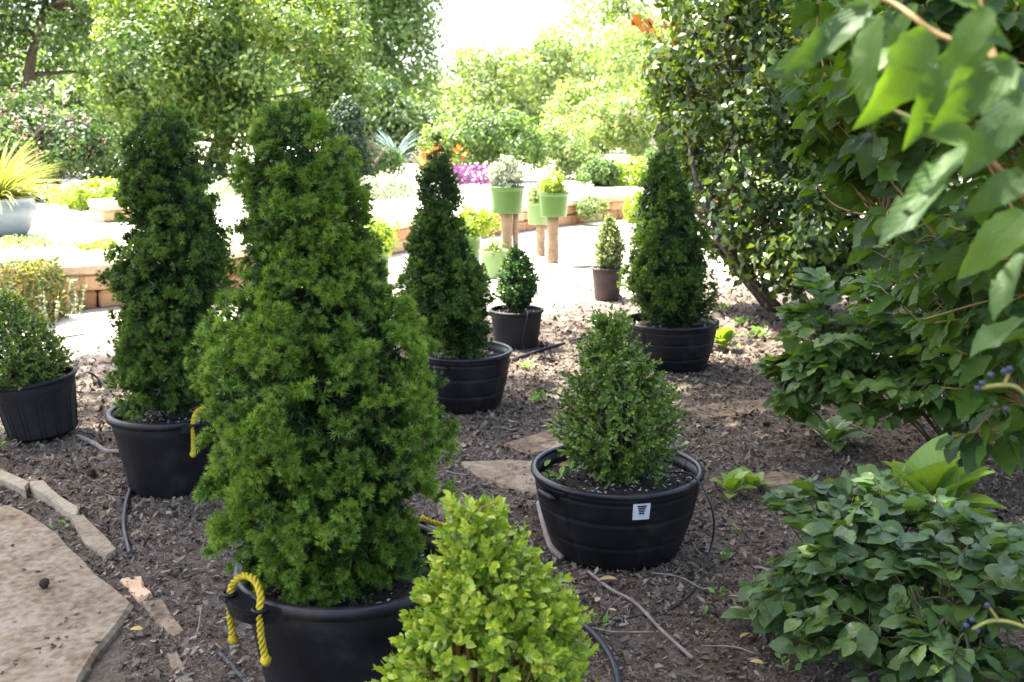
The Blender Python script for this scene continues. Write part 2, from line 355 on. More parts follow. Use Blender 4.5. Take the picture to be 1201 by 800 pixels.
def leafy(root, T, R, t, s, mat, n_parts=0, tint=None, name='foliage', leaf_name='leaf'):
    """the n_parts leaves that show largest become objects, the rest one joined part"""
    N = len(t)
    pick = np.zeros(N, bool)
    if n_parts:
        d = t - CAMP; zc = d[:, 1] * CP - d[:, 2] * SP
        px = 600.5 + FPX * d[:, 0] / np.maximum(zc, .05); py = 400 - FPX * (d[:, 1] * SP + d[:, 2] * CP) / np.maximum(zc, .05)
        ok = (px > -10) & (px < 1211) & (py > -10) & (py < 810) & (zc > 0.2)
        face = np.abs(np.sum(unit(-d) * R[:, :, 2], 1))
        c = np.median(t, 0); front = np.sum((t - c) * unit(CAMP - c), 1) / (np.std(t) + 1e-6)
        sc = np.where(ok, s / np.maximum(zc, .05) * (0.35 + face) * (1 + 0.5 * np.clip(front, -1, 2)), -1)
        idx = np.argsort(-sc)[:n_parts]; pick[idx[sc[idx] > 0]] = True
    if (~pick).any():
        k = ~pick
        V, F, U = inst(T, R[k], t[k], s[k])
        ti = None if tint is None else np.repeat(tint[k], len(T[0]))
        part(name, V, F, mat, root, U, ti, kind='stuff')
    if pick.any():
        me = mesh_np(leaf_name, T[0], T[1], mat, T[2])
        org = ORG[root.name]
        for i in np.nonzero(pick)[0]:
            o = bpy.data.objects.new(leaf_name, me); COL.objects.link(o); o.parent = root
            m = np.eye(4); m[:3, :3] = R[i] * s[i]; m[:3, 3] = t[i] - org
            o.matrix_basis = Matrix(m.tolist())

# ------------------------------------------------------------------ the setting
def height(x, y):
    k = 1 / (1 + np.exp((np.hypot(x, y - 3) - 7) * 1.2))
    return k * (0.007 * np.sin(2.3 * x + 1.1 * y) + 0.006 * np.sin(4.7 * y - 2.1 * x + 1) + 0.004 * np.sin(7.9 * x + 3.3 * y)) - 0.004
gx = np.concatenate([np.linspace(-70, -5, 14)[:-1], np.linspace(-5, 5, 81), np.linspace(5, 70, 14)[1:]])
gy = np.concatenate([np.linspace(-30, 0.5, 8)[:-1], np.linspace(0.5, 10, 81), np.linspace(10, 120, 16)[1:]])
GX, GY = np.meshgrid(gx, gy); GZ = height(GX, GY)
V = np.stack([GX.ravel(), GY.ravel(), GZ.ravel()], 1); nx = len(gx); F = []
for j in range(len(gy) - 1):
    for i in range(nx - 1):
        p = j * nx + i; F += [(p, p + 1, p + nx + 1), (p, p + nx + 1, p + nx)]
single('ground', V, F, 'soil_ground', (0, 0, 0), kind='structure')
def paint_sunlit(m):                               # sunlight painted into the soil colour, with pale gravel, towards the path
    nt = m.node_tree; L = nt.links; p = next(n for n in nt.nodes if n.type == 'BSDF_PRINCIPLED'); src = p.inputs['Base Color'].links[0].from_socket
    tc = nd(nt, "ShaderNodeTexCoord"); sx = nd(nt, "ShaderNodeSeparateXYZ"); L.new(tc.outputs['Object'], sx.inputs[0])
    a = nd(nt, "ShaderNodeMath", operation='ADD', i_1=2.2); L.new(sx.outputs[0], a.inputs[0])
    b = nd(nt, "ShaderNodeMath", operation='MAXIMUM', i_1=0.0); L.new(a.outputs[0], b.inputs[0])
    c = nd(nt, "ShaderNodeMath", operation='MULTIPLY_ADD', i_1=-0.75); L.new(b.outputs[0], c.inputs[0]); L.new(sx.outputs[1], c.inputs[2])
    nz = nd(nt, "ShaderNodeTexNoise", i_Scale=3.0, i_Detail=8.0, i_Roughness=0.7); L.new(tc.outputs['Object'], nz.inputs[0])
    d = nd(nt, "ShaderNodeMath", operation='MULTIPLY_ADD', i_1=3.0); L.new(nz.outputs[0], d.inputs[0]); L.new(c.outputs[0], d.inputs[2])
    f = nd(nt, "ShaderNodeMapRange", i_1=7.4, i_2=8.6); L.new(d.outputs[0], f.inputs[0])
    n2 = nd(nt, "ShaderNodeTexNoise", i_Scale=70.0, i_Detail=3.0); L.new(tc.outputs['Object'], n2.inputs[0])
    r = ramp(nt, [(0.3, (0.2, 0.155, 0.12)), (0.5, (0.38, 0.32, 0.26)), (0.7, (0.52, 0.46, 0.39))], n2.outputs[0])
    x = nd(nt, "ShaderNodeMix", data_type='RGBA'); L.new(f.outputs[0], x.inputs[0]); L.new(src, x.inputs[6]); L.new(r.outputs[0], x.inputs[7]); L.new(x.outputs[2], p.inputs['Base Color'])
paint_sunlit(MATS['soil_ground'])

def sheet(name, poly, z, mat, thick=0.0, jitter=0.0, sub=0.25):
    rng = np.random.default_rng(3); pts = []
    for a, b in zip(poly, poly[1:] + poly[:1]):
        a, b = np.array(a, float), np.array(b, float); n = max(1, int(np.linalg.norm(b - a) / sub)) if np.linalg.norm(b - a) < 12 else 1
        for k in range(n): pts.append(a + (b - a) * k / n + (rng.normal(size=2) * jitter if n > 1 else 0))
    bm = bmesh.new(); vt = [bm.verts.new((p[0], p[1], z)) for p in pts]; f = bm.faces.new(vt)
    if f.normal.z < 0: f.normal_flip()
    if thick:
        vb = [bm.verts.new((p[0], p[1], z - thick)) for p in pts]
        for i in range(len(pts)):
            j = (i + 1) % len(pts); bm.faces.new((vt[i], vt[j], vb[j], vb[i]))
    bmesh.ops.triangulate(bm, faces=bm.faces[:]); bmesh.ops.recalc_face_normals(bm, faces=bm.faces[:])
    me = bpy.data.meshes.new(name); bm.to_mesh(me); bm.free(); me.materials.append(MATS[mat])
    o = bpy.data.objects.new(name, me); COL.objects.link(o); o['kind'] = 'structure'; return o
TZ = 0.40
WALL = [(-9.5, 7.9), (-6.0, 8.15), (-3.75, 8.25), (-2.95, 8.75), (-2.35, 9.75), (-1.75, 11.3), (-1.05, 12.9), (0.1, 14.6), (1.1, 15.9), (2.2, 17.1), (4.5, 18.4), (8, 19.0)]
sheet('path', [(-9, 7.5), (-5, 7.3), (-3.1, 7.2), (-2.3, 7.6), (-1.6, 8.2), (-0.9, 9.1), (-0.2, 9.8), (0.5, 10.5), (1.2, 11.0), (1.9, 11.8), (3.4, 13.5), (5, 15.5), (8, 17), (8, 19.4), (2.2, 17.4), (0.1, 15), (-1.2, 13.2), (-2.5, 10), (-3.9, 8.6), (-9, 8.3)], 0.006, 'gravel', jitter=0.09, sub=.12)
sheet('terrace', [(x, y + 0.12) for x, y in WALL] + [(40, 30), (60, 110), (-60, 110), (-40, 8.2)], TZ, 'terrace_soil', thick=0.38)

# ------------------------------------------------------------------ stone walls
def block(rng, lx, ly, lz, bev=0.018, rough=0.012):
    bm = bmesh.new(); bmesh.ops.create_cube(bm, size=1.0)
    for v in bm.verts:
        v.co = Vector((v.co.x * lx, v.co.y * ly, v.co.z * lz)) + Vector(rng.normal(size=3) * rough)
    bmesh.ops.bevel(bm, geom=bm.edges[:], offset=min(bev, lz * 0.3), segments=1, affect='EDGES', profile=0.6)
    bmesh.ops.triangulate(bm, faces=bm.faces[:])
    for v in bm.verts: v.co += Vector(rng.normal(size=3) * rough * 0.3)
    V = np.array([v.co[:] for v in bm.verts]); F = np.array([[v.index for v in f.verts] for f in bm.faces]); bm.free(); return V, F
def rotz(V, a):
    c, s = math.cos(a), math.sin(a); return V @ np.array([[c, s, 0], [-s, c, 0], [0, 0, 1.0]])
def stone_wall(poly, label, courses=((0.0, 0.15), (0.155, 0.135)), cap=0.1, dep=0.24, z0=0.0, seed=1, lmin=0.28, lmax=0.6):
    rng = np.random.default_rng(seed)
    root = thing('stone_wall', label, 'stone wall', (*poly[0], z0))
    for a, b in zip(poly, poly[1:]):
        a, b = np.array(a, float), np.array(b, float); L = np.linalg.norm(b - a); ang = math.atan2(*(b - a)[::-1])
        for ci, (cz, ch) in enumerate(list(courses) + [(courses[-1][0] + courses[-1][1] + 0.004, cap)]):
            top = ci == len(courses); pos = 0.0
            while pos < L - 0.02:
                ln = rng.uniform(lmin, lmax) * (1.5 if top else 1.0)
                if L - pos - ln < lmin * 0.6: ln = L - pos
                ln = min(ln, L - pos)
                Vv, Ff = block(rng, ln - 0.012, dep + (0.09 if top else 0) + rng.uniform(-.02, .02), ch - 0.006, 0.02, 0.008)
                Vv = rotz(Vv, ang + rng.normal() * 0.02)
                c = a + (b - a) * (pos + ln / 2) / L
                part('stone', Vv + np.array([c[0], c[1], z0 + cz + ch / 2]), Ff, 'capstone' if top else 'sandstone', root, smooth=False)
                pos += ln
    return root
stone_wall(WALL[1:7], 'low curved retaining wall of orange sandstone blocks with pale capstones beside the clipped hedge', seed=4)
stone_wall(WALL[6:], 'far stretch of low sandstone retaining wall behind the green pots on posts', seed=9)
a = G(104, 262, TZ); b = G(150, 258, TZ)
stone_wall([(a[0], a[1] + .2), (b[0] + .25, b[1] + .25)], 'short two-stone sandstone step on the pale terrace behind the hedge', courses=((0.0, 0.14),), cap=0.09, dep=0.4, z0=TZ, seed=5, lmin=.3, lmax=.5)

# ------------------------------------------------------------------ flagstones and edging
def slab(name, pix, h, mat, label, cat, group=None, z0=0.0, seed=0, rag=0.006, sub=0.14):
    rng = np.random.default_rng(seed + 50); P = [G(x, y, z0)[:2] for x, y in pix]; pts = []
    for a, b in zip(P, P[1:] + P[:1]):
        n = max(2, int(np.linalg.norm(b - a) / sub))
        for k in range(n): pts.append(a + (b - a) * k / n + rng.normal(size=2) * rag * (1 if k else 0.4))
    pts = np.array(pts); c = pts.mean(0)
    area = 0.5 * sum(p[0] * q[1] - q[0] * p[1] for p, q in zip(pts, np.roll(pts, -1, 0)))
    if area < 0: pts = pts[::-1]
    bm = bmesh.new()
    ins = pts + unit(c - pts) * 0.012
    rings = [[bm.verts.new((*p, z)) for p in pp] for pp, z in ((pts * 1.0, -0.03), (pts, h - 0.012), (ins, h))]
    n = len(pts)
    for r1, r2 in zip(rings, rings[1:]):
        for i in range(n): bm.faces.new((r1[i], r1[(i + 1) % n], r2[(i + 1) % n], r2[i]))
    bm.faces.new(rings[2]); bmesh.ops.triangulate(bm, faces=bm.faces[:])
    bm.verts.index_update(); V = np.array([v.co[:] for v in bm.verts]); F = np.array([[v.index for v in f.verts] for f in bm.faces]); bm.free()
    return single(name, V, F, mat, (c[0], c[1], 0), label, cat, group, smooth=False)
slab('flagstone', [(-260, 640), (10, 597), (52, 618), (157, 713), (95, 802), (60, 960), (-330, 900)], 0.02, 'flagstone', 'large tan flagstone slab with a dark seed ball on it', 'flagstone', seed=1)
slab('flagstone', [(508, 575), (535, 577), (562, 603), (545, 616), (515, 606)], 0.014, 'flagstone', 'small tan flagstone touching the rim of the rope handled tub', 'flagstone', seed=2)
slab('flagstone', [(540, 544), (600, 541), (650, 548), (652, 585), (622, 581), (568, 566)], 0.014, 'flagstone', 'tan flagstone partly under the edge of the barrel planter with a white sticker', 'flagstone', seed=3)
slab('flagstone', [(590, 522), (650, 503), (705, 508), (690, 528), (625, 533)], 0.008, 'flagstone', 'half buried grey flagstone behind the stickered barrel planter', 'flagstone', seed=4)
slab('flagstone', [(795, 482), (850, 472), (915, 468), (908, 482), (835, 492)], 0.008, 'flagstone', 'half buried flagstone leading under the arching viburnum', 'flagstone', seed=5)
slab('flagstone', [(878, 570), (905, 560), (938, 563), (940, 574), (905, 580)], 0.03, 'flagstone', 'small brown flat stone beside the little two-clump hosta', 'stone', seed=6)
EG = 'edging stones bordering the big flagstone'
slab('edging_stone', [(-40, 533), (36, 573), (30, 583), (-50, 548)], 0.026, 'edging', 'tan edging stone at the far end of the border row beside the flagstone', 'edging stone', EG, seed=11)
slab('edging_stone', [(36, 571), (51, 570), (93, 603), (91, 613), (78, 609), (40, 581)], 0.03, 'edging', 'pale edging stone in the middle of the straight border row', 'edging stone', EG, seed=12)
slab('edging_stone', [(80, 613), (96, 610), (137, 653), (126, 661), (98, 641)], 0.026, 'edging', 'pale edging stone pointing at the curved loose hose end', 'edging stone', EG, seed=13)
slab('edging_stone', [(141, 682), (165, 679), (180, 700), (165, 707)], 0.014, 'sandstone', 'pinkish broken edging stone near the tip of the flagstone', 'edging stone', EG, seed=14)
slab('edging_stone', [(166, 708), (190, 704), (219, 746), (205, 754)], 0.014, 'flagstone', 'brown narrow edging stone sunk in mulch before the rope handled tub', 'edging stone', EG, seed=15)
slab('edging_stone', [(194, 769), (208, 765), (228, 805), (206, 810)], 0.014, 'flagstone', 'brown edging stone sunk in mulch beside a hose end', 'edging stone', EG, seed=16)

# ------------------------------------------------------------------ mulch
def chips(rng, x, y, z, size, nrm_tilt=0.35):
    n = len(x)
    q = np.array([(-.5, -.5, 0), (.5, -.5, 0), (.5, .5, 0), (-.5, .5, 0)], float)
    base = np.zeros((n, 8, 3))
    l = size; w = size * rng.uniform(0.25, 0.6, n); h = size * rng.uniform(0.08, 0.22, n)
    for k in range(4):
        base[:, k, 0] = (q[k, 0] + rng.normal(size=n) * .14) * l; base[:, k, 1] = (q[k, 1] + rng.normal(size=n) * .16) * w; base[:, k, 2] = 0
        base[:, k + 4, :2] = base[:, k, :2] * rng.uniform(.75, 1.0, (n, 1)); base[:, k + 4, 2] = h * rng.uniform(.7, 1.2, n)
    nrm = unit(np.stack([rng.normal(size=n) * nrm_tilt, rng.normal(size=n) * nrm_tilt, np.ones(n)], 1)); a = rng.uniform(0, 2 * PI, n)
    R = frames(np.stack([np.cos(a), np.sin(a), np.zeros(n)], 1), nrm)
    V = np.einsum('nij,nvj->nvi', R, base) + np.stack([x, y, z], 1)[:, None]
    f = np.array([(4, 5, 6), (4, 6, 7), (0, 1, 5), (0, 5, 4), (1, 2, 6), (1, 6, 5), (2, 3, 7), (2, 7, 6), (3, 0, 4), (3, 4, 7)])
    F = f[None] + (np.arange(n) * 8)[:, None, None]
    return V.reshape(-1, 3), F.reshape(-1, 3)
def flakes(rng, x, y, z, size, tilt=.75):
    n = len(x); q = np.array([(-.5, -.3, 0), (.4, -.5, 0), (.55, .35, 0), (-.35, .5, 0)], float)
    B = q[None] + rng.normal(size=(n, 4, 3)) * np.array([.16, .16, .1]); B[:, :, 0] *= size[:, None]; B[:, :, 1] *= (size * rng.uniform(.22, .75, n))[:, None]; B[:, :, 2] *= size[:, None] * .7
    nrm = unit(np.stack([rng.normal(size=n) * tilt, rng.normal(size=n) * tilt, np.ones(n)], 1)); a = rng.uniform(0, 2 * PI, n)
    V = np.einsum('nij,nvj->nvi', frames(np.stack([np.cos(a), np.sin(a), np.zeros(n)], 1), nrm), B) + np.stack([x, y, z], 1)[:, None]
    F = np.array([(0, 1, 2), (0, 2, 3)])[None] + (np.arange(n) * 4)[:, None, None]
    return V.reshape(-1, 3), F.reshape(-1, 3)
def mulch():
    rng = np.random.default_rng(21)
    xs, ys, zs, ss = [], [], [], []
    for (y0, y1, dens, smin, smax) in ((1.4, 3.0, 9000, .006, .028), (3.0, 4.6, 6500, .008, .034), (4.6, 6.6, 2600, .014, .046), (6.6, 11, 650, .025, .06)):
        half = 0.56 * y1 + 0.5; n = int(dens * (y1 - y0) * half * 2)
        y = rng.uniform(y0, y1, n); x = rng.uniform(-half, half, n); k = np.abs(x) < 0.56 * y + 0.45
        x, y = x[k], y[k]
        if y0 > 4: k = (y < 6.4 + .8 * np.maximum(0, x + 2.2) + rng.normal(size=len(x)) * .45); x, y = x[k], y[k]
        s = smin + (smax - smin) * rng.random(len(x)) ** 2.6
        g = (x < -0.98) & (x < -0.95 - (y - 2.2) * .35) & (y < 3.0) & (rng.random(len(x)) < 0.985)
        k = ~g
        xs.append(x[k]); ys.append(y[k]); ss.append(s[k]); zs.append(height(x[k], y[k]) + rng.uniform(-.001, .014, k.sum()))
    x, y, z, s = map(np.concatenate, (xs, ys, zs, ss))
    box = rng.random(len(x)) < .07
    V, F = join([chips(rng, x[box], y[box], z[box] - .003, s[box] * .9, .45), flakes(rng, x[~box], y[~box], z[~box], s[~box])])
    single('bark_mulch', V, F, 'bark', (0, 3, 0), 'brown shredded bark mulch covering the ground between the pots', 'mulch', kind='stuff', smooth=False)
mulch()

# ------------------------------------------------------------------ pots
def soil(root, c, r, z, seed, n=1400, mound=0.02):
    rng = np.random.default_rng(seed); rings = 8; seg = 28; V = [(c[0], c[1], z + mound)]; F = []
    for i in range(1, rings + 1):
        rr = r * i / rings
        for j in range(seg):
            a = 2 * PI * j / seg; V.append((c[0] + rr * math.cos(a), c[1] + rr * math.sin(a), z + mound * (1 - (i / rings) ** 2) + rng.normal() * .004))
    for j in range(seg): F.append((0, 1 + j, 1 + (j + 1) % seg))
    for i in range(rings - 1):
        for j in range(seg):
            p = 1 + i * seg + j; q = 1 + i * seg + (j + 1) % seg; F += [(p, p + seg, q + seg), (p, q + seg, q)]
    so_ = part('potting_soil', V, F, 'potting_soil', root)
    rr = r * np.sqrt(rng.random(n)) * 0.97; a = rng.uniform(0, 2 * PI, n)
    x = c[0] + rr * np.cos(a); y = c[1] + rr * np.sin(a); zz = z + mound * (1 - (rr / r) ** 2) + rng.uniform(-.002, .006, n)
    V, F = chips(rng, x, y, zz, rng.uniform(.005, .016, n) * (1 if r > .2 else .9), .6)
    part('soil_crumb', V, F, 'crumbs', so_, kind='stuff', smooth=False)
def body(root, c, rb, rt, h, wall=0.008, seg=72, rmod=None, mids=6, mat='black_plastic', soil_z=None):
    prof = [(0.001, 0.004), (rb * .9, 0.004), (rb, 0.0), (rb + .004, 0.012)]
    for k in range(1, mids + 1):
        t = k / mids; prof.append((rb + (rt - rb) * (0.012 / h + (1 - 0.012 / h) * t), 0.012 + (h - 0.02 - 0.012) * t))
    prof += [(rt - wall, h - 0.012), (rt - wall - 0.004, h - 0.05), (rb + (rt - rb) * .6 - wall, h * .55)]
    V, F = lathe(prof, seg, c, rmod)
    return part('body', V, F, mat, root)
def rim(root, c, rt, h, out=0.014, hh=0.03, mat='black_plastic', seg=72):
    prof = [(rt - .009, h - .014), (rt - .001, h - hh), (rt + out, h - hh + .002), (rt + out + .003, h - hh * .5), (rt + out - .001, h - .004), (rt + out * .4, h), (rt - .004, h - .001), (rt - .011, h - .006), (rt - .009, h - .014)]
    V, F = lathe(prof, seg, c)
    return part('rim', V, F, mat, root)
def strand_rope(path, r, pitch=0.042, seg=6):
    P = smooth_path(path, 90); d = np.concatenate([[0], np.cumsum(np.linalg.norm(np.diff(P, axis=0), axis=1))])
    T = unit(np.gradient(P, axis=0)); ref = np.array([0.2, 0.9, 0.1]); out = []
    U = []
    for t in T:
        ref = ref - t * ref.dot(t); ref = ref / np.linalg.norm(ref); U.append(ref)
    U = np.array(U); Wv = np.cross(T, U)
    for k in range(3):
        a = 2 * PI * (d / pitch + k / 3)
        out.append(tube(P + r * .58 * (np.cos(a)[:, None] * U + np.sin(a)[:, None] * Wv), r * .52, seg))
    return out
def ball(c, r, n=10, sq=1.0, rng=None, rough=0):
    prof = [(max(.0005, r * math.sin(PI * i / n)), -r * sq * math.cos(PI * i / n)) for i in range(n + 1)]
    V, F = lathe(prof, n + 2)
    if rng is not None: V = V * (1 + rng.normal(size=(len(V), 1)) * rough)
    return V + np.array(c), F
def rope_tub(c, rb, rt, h, ang, label, seed, soil_drop=0.07):
    c = np.array(c, float)
    root = thing('rope_handle_tub', label, 'plant pot', c)
    body(root, c, rb, rt, h); rim(root, c, rt, h, 0.014, 0.032, 'rim_plastic')
    soil(root, c, rt - .018, c[2] + h - soil_drop, seed)
    for k, a in enumerate((ang, ang + PI)):
        d = np.array([math.cos(a), math.sin(a), 0]); sd_ = np.array([-math.sin(a), math.cos(a), 0])
        # D-shaped moulded lug
        out = []
        for i in range(13):
            t = -1 + 2 * i / 12; out.append((t * 0.098, 0.066 * (1 - abs(t) ** 3.6)))
        bm = bmesh.new(); rr = rt + .006
        top = [bm.verts.new(tuple(c + sd_ * u + d * (math.sqrt(max(rr * rr - u * u, 0)) + w) + np.array([0, 0, h - .008]))) for u, w in out]
        bot = [bm.verts.new(tuple(c + sd_ * u * .97 + d * (math.sqrt(max(rr * rr - u * u, 0)) + w * .9) + np.array([0, 0, h - .04]))) for u, w in out]
        it = [bm.verts.new(tuple(c + sd_ * u + d * (math.sqrt(max(rr * rr - u * u, 0)) - .004) + np.array([0, 0, h - .008]))) for u, w in out]
        ib = [bm.verts.new(tuple(c + sd_ * u + d * (math.sqrt(max(rr * rr - u * u, 0)) - .004) + np.array([0, 0, h - .04]))) for u, w in out]
        for i in range(12):
            bm.faces.new((top[i], top[i + 1], it[i + 1], it[i])); bm.faces.new((bot[i], ib[i], ib[i + 1], bot[i + 1])); bm.faces.new((top[i], bot[i], bot[i + 1], top[i + 1]))
        bmesh.ops.bevel(bm, geom=[e for e in bm.edges if all(v in top for v in e.verts)], offset=.006, segments=2, affect='EDGES')
        bmesh.ops.triangulate(bm, faces=bm.faces[:]); bmesh.ops.recalc_face_normals(bm, faces=bm.faces[:])
        V = np.array([v.co[:] for v in bm.verts]); F = np.array([[v.index for v in f.verts] for f in bm.faces]); bm.free()
        lug = part('lug', V, F, 'rim_plastic', root, smooth=False)
        e = lambda u, w, z: c + sd_ * u + d * (rt + w) + np.array([0, 0, h + z])
        hi = 1.0 if k == 0 else .12
        path = [e(-.066, .035, -.125), e(-.064, .04, -.07), e(-.06, .04, -.01), e(-.052, .034, .022 * hi), e(-.022, .025, .047 * hi), e(.022, .023, .048 * hi), e(.052, .03, .024 * hi), e(.06, .04, -.01), e(.064, .042, -.07), e(.068, .036, -.13)]
        ps = strand_rope(path, 0.0086)
        V, F = join(ps + [ball(path[0], .0125, 9, 1.2, np.random.default_rng(1), .08), ball(path[-1], .0125, 9, 1.2, np.random.default_rng(2), .08)])
        hd = part('rope_handle', V, F, 'yellow_rope', root); hd['label'] = 'yellow twisted rope handle with knotted ends'
        for u in (-.061, .061):
            V, F = lathe([(.012, .0), (.019, .0), (.02, .006), (.014, .009), (.012, .004)], 14, e(u, .04, -.008)); part('grommet', V, F, 'black_plastic', lug)
    return root
def barrel(c, rb, rt, h, label, seed, seams=7, off=0.0, grip=212, sticker=False, soil_drop=.055):
    c = np.array(c, float)
    root = thing('barrel_planter', label, 'plant pot', c)
    bands = (0.02, 0.30, 0.62, 0.86)
    def rmod(r, z, t):
        u = z / h; q = r
        if r < rb * .95 or z > h - .03: return q
        for b in bands[1:]:
            if abs(u - b) < .022: q -= .0035
        if u > bands[3]: q += .004
        k = ((t - off) / (2 * PI) * seams) % 1.0
        if min(k, 1 - k) < .0215: q -= .006
        return q
    n = 44
    prof = [(0.001, 0.004), (rb * .9, 0.004), (rb, 0.0)]
    for i in range(1, n + 1):
        t = i / n; r = rb + (rt - rb) * (1 - (1 - t) ** 1.7); prof.append((r, .004 + (h - .022) * t))
    prof += [(rt - .009, h - .012), (rt - .012, h - .05), (rt - .03, h * .5)]
    V, F = lathe(prof, 168, c, rmod)
    part('body', V, F, 'black_plastic', root); rim(root, c, rt, h, .012, .022, 'rim_plastic')
    soil(root, c, rt - .02, c[2] + h - soil_drop, seed, 1800)
    for a in (math.radians(grip), math.radians(grip + 180)):
        pts = []
        for t in np.linspace(-.17, .17, 9):
            pts.append(c + np.array([math.cos(a + t) * (rt + .012), math.sin(a + t) * (rt + .012), h - .052]))
        V, F = tube(pts, [.006] + [.0125] * 7 + [.006], 8); part('grip', V, F, 'black_plastic', root)
    if sticker:
        a = math.atan2(-1, .178); zc = h - .062; w = .0285; rr = rt + .006
        def patch(u0, u1, z0, z1, lift, nseg=4):
            V = []; F = []
            for i in range(nseg + 1):
                u = u0 + (u1 - u0) * i / nseg
                for z in (z0, z1):
                    ra = rr - .010 * (h - z - .03) / .06 + lift
                    V.append(c + np.array([math.cos(a + u / rt) * ra, math.sin(a + u / rt) * ra, z]))
            for i in range(nseg):
                p = i * 2; F += [(p, p + 2, p + 3), (p, p + 3, p + 1)]
            return V, F
        # thin card with a front and returned edges
        V, F = patch(-w, w, zc - .029, zc + .029, .0045); V2, F2 = patch(-w, w, zc - .029, zc + .029, .0)
        edge = [(0, 1, 11), (0, 11, 10), (8, 18, 19), (8, 19, 9)]
        Vv, Ff = join([(V, F), (V2, F2)]); Ff = np.vstack([Ff, edge])
        st = part('label_sticker', Vv, Ff, 'white_label', root, smooth=False); st['label'] = 'white square sticker printed with a dark pot shape'
        for u, z0, z1 in ((.0155, .0195, .0245), (.0135, .0125, .0175), (.0115, .0065, .0105), (.0095, .0005, .0045)):
            V, F = patch(-u, u, zc + z0, zc + z1, .0062); part('print_line', V, F, 'print_ink', st, smooth=False)
        V, F = join([patch(-.0085, -.0015, zc - .0085, zc - .0015, .0062), patch(.0015, .0085, zc - .0085, zc - .0015, .0062), patch(-.003, .003, zc - .005, zc - .002, .0064)])
        part('print_base', V, F, 'print_ink', st, smooth=False)
    return root
def nursery_pot(c, rb, rt, h, label, seed, mat='pot_plastic', ribs=0, soil_drop=.035, tilt=None):
    c = np.array(c, float)
    root = thing('nursery_pot', label, 'plant pot', c)
    body(root, c, rb, rt, h, .005, 64, mat=mat); rim(root, c, rt, h, .009, .022, mat, 64)
    soil(root, c, rt - .012, c[2] + h - soil_drop, seed, 700, .012)
    if ribs:
        me = None
        for k in range(ribs):
            pts = []
            hw = PI / ribs * .72
            def on(t, z):
                r = rb + (rt - rb) * z / h + .001
                return np.array([r * math.cos(t), r * math.sin(t), z])
            for z in np.linspace(.012, h * .62, 6): pts.append(on(-hw, z))
            for q in np.linspace(PI, 0, 9)[1:-1]: pts.append(on(hw * math.cos(q), h * .62 + hw * rt * math.sin(q)))
            for z in np.linspace(h * .62, .012, 6): pts.append(on(hw, z))
            if me is None:
                V, F = tube(pts, .0032, 5); me = mesh_np('rib', V, F, mat)
            o = bpy.data.objects.new('rib', me); COL.objects.link(o); o.parent = root; o.rotation_euler.z = 2 * PI * k / ribs
    return root

P1 = np.array([-0.412, 2.43, 0]); P2 = np.array([-1.42, 4.14, 0]); P0 = np.array([-2.31, 4.85, 0])
PM = np.array([-0.26, 5.40, 0]); PS = np.array([0.03, 6.9, 0]); PF = np.array([0.83, 8.84, 0])
PR = np.array([0.995, 6.3, 0]); PN = np.array([0.376, 3.49, 0]); PB = np.array([-0.06, 1.76, 0])
rope_tub(P1, .205, .272, .42, math.radians(228), 'large black tub with yellow rope handle in front holding the biggest spruce', 1)
rope_tub(P2, .195, .252, .34, math.radians(-46), 'black tub with yellow rope handle holding the slim spruce beside the ribbed pot', 2)
barrel(PN, .225, .295, .305, 'black barrel planter with a white square sticker under its rim', 3, off=.42, grip=212, sticker=True)
barrel(PM, .195, .25, .31, 'smaller black barrel planter with spruce in front of the plain round nursery pot', 4, off=4.62, grip=245)
barrel(PR, .225, .285, .30, 'black banded barrel planter with spruce beside the tall glossy shrub', 5, off=4.9, grip=190)
pot0 = nursery_pot(P0, .155, .195, .285, 'black nursery pot with arched ribs tilted on the mulch near the path', 6, ribs=14)
nursery_pot(PS, .145, .178, .26, 'plain round black nursery pot holding a small boxwood behind the barrel planter', 7)
nursery_pot(PF, .108, .135, .28, 'dusty brown black nursery pot holding a variegated boxwood in the sun', 8, mat='brown_pot')
nursery_pot(PB, .15, .19, .31, 'black nursery pot under the bright yellow green boxwood', 9)

# ------------------------------------------------------------------ conifers and boxwoods
def profile(rows, Y):
    out = []
    for py, x0, x1 in rows:
        a, b = PY(x0, py, Y), PY(x1, py, Y); out.append((a[2], (a[0] + b[0]) / 2, (b[0] - a[0]) / 2))
    out.sort(); o = np.array(out)
    def f(z): return np.interp(z, o[:, 0], o[:, 1]), np.interp(z, o[:, 0], o[:, 2])
    return f, o[0, 0], o[-1, 0], o
def shoot_template(rng, n=44, L=1.0, nl=0.46, w=0.095, tip=12):
    V, F, tn = [], [], []
    for i in range(n):
        u = (i + .5) / n if i < n - tip else 1.0; a = i * 2.39996
        base = np.array([0, u * L * .7, 0]); lean = math.radians(74 - 34 * u) if i < n - tip else math.radians(rng.uniform(5, 75))
        d = np.array([math.cos(a) * math.sin(lean), math.cos(lean), math.sin(a) * math.sin(lean)]); d = d + rng.normal(size=3) * .1; d /= np.linalg.norm(d)
        s = np.cross(d, rng.normal(size=3)); s /= np.linalg.norm(s); l = nl * rng.uniform(.75, 1.15)
        k = len(V); V += [base - s * w / 2, base + s * w / 2, base + d * l]; F.append((k, k + 1, k + 2))
    return np.array(V), np.array(F), np.zeros((len(V), 2))
def on_surface(rng, rows, Y, n, cy0, flat=1.0):
    f, z0, z1, o = profile(rows, Y)
    zz = np.linspace(z0, z1, 200); rr = f(zz)[1] + .03; cdf = np.cumsum(rr); cdf /= cdf[-1]
    z = np.interp(rng.random(n), cdf, zz); cx, r = f(z); a = rng.uniform(0, 2 * PI, n)
    return z, cx, r, a
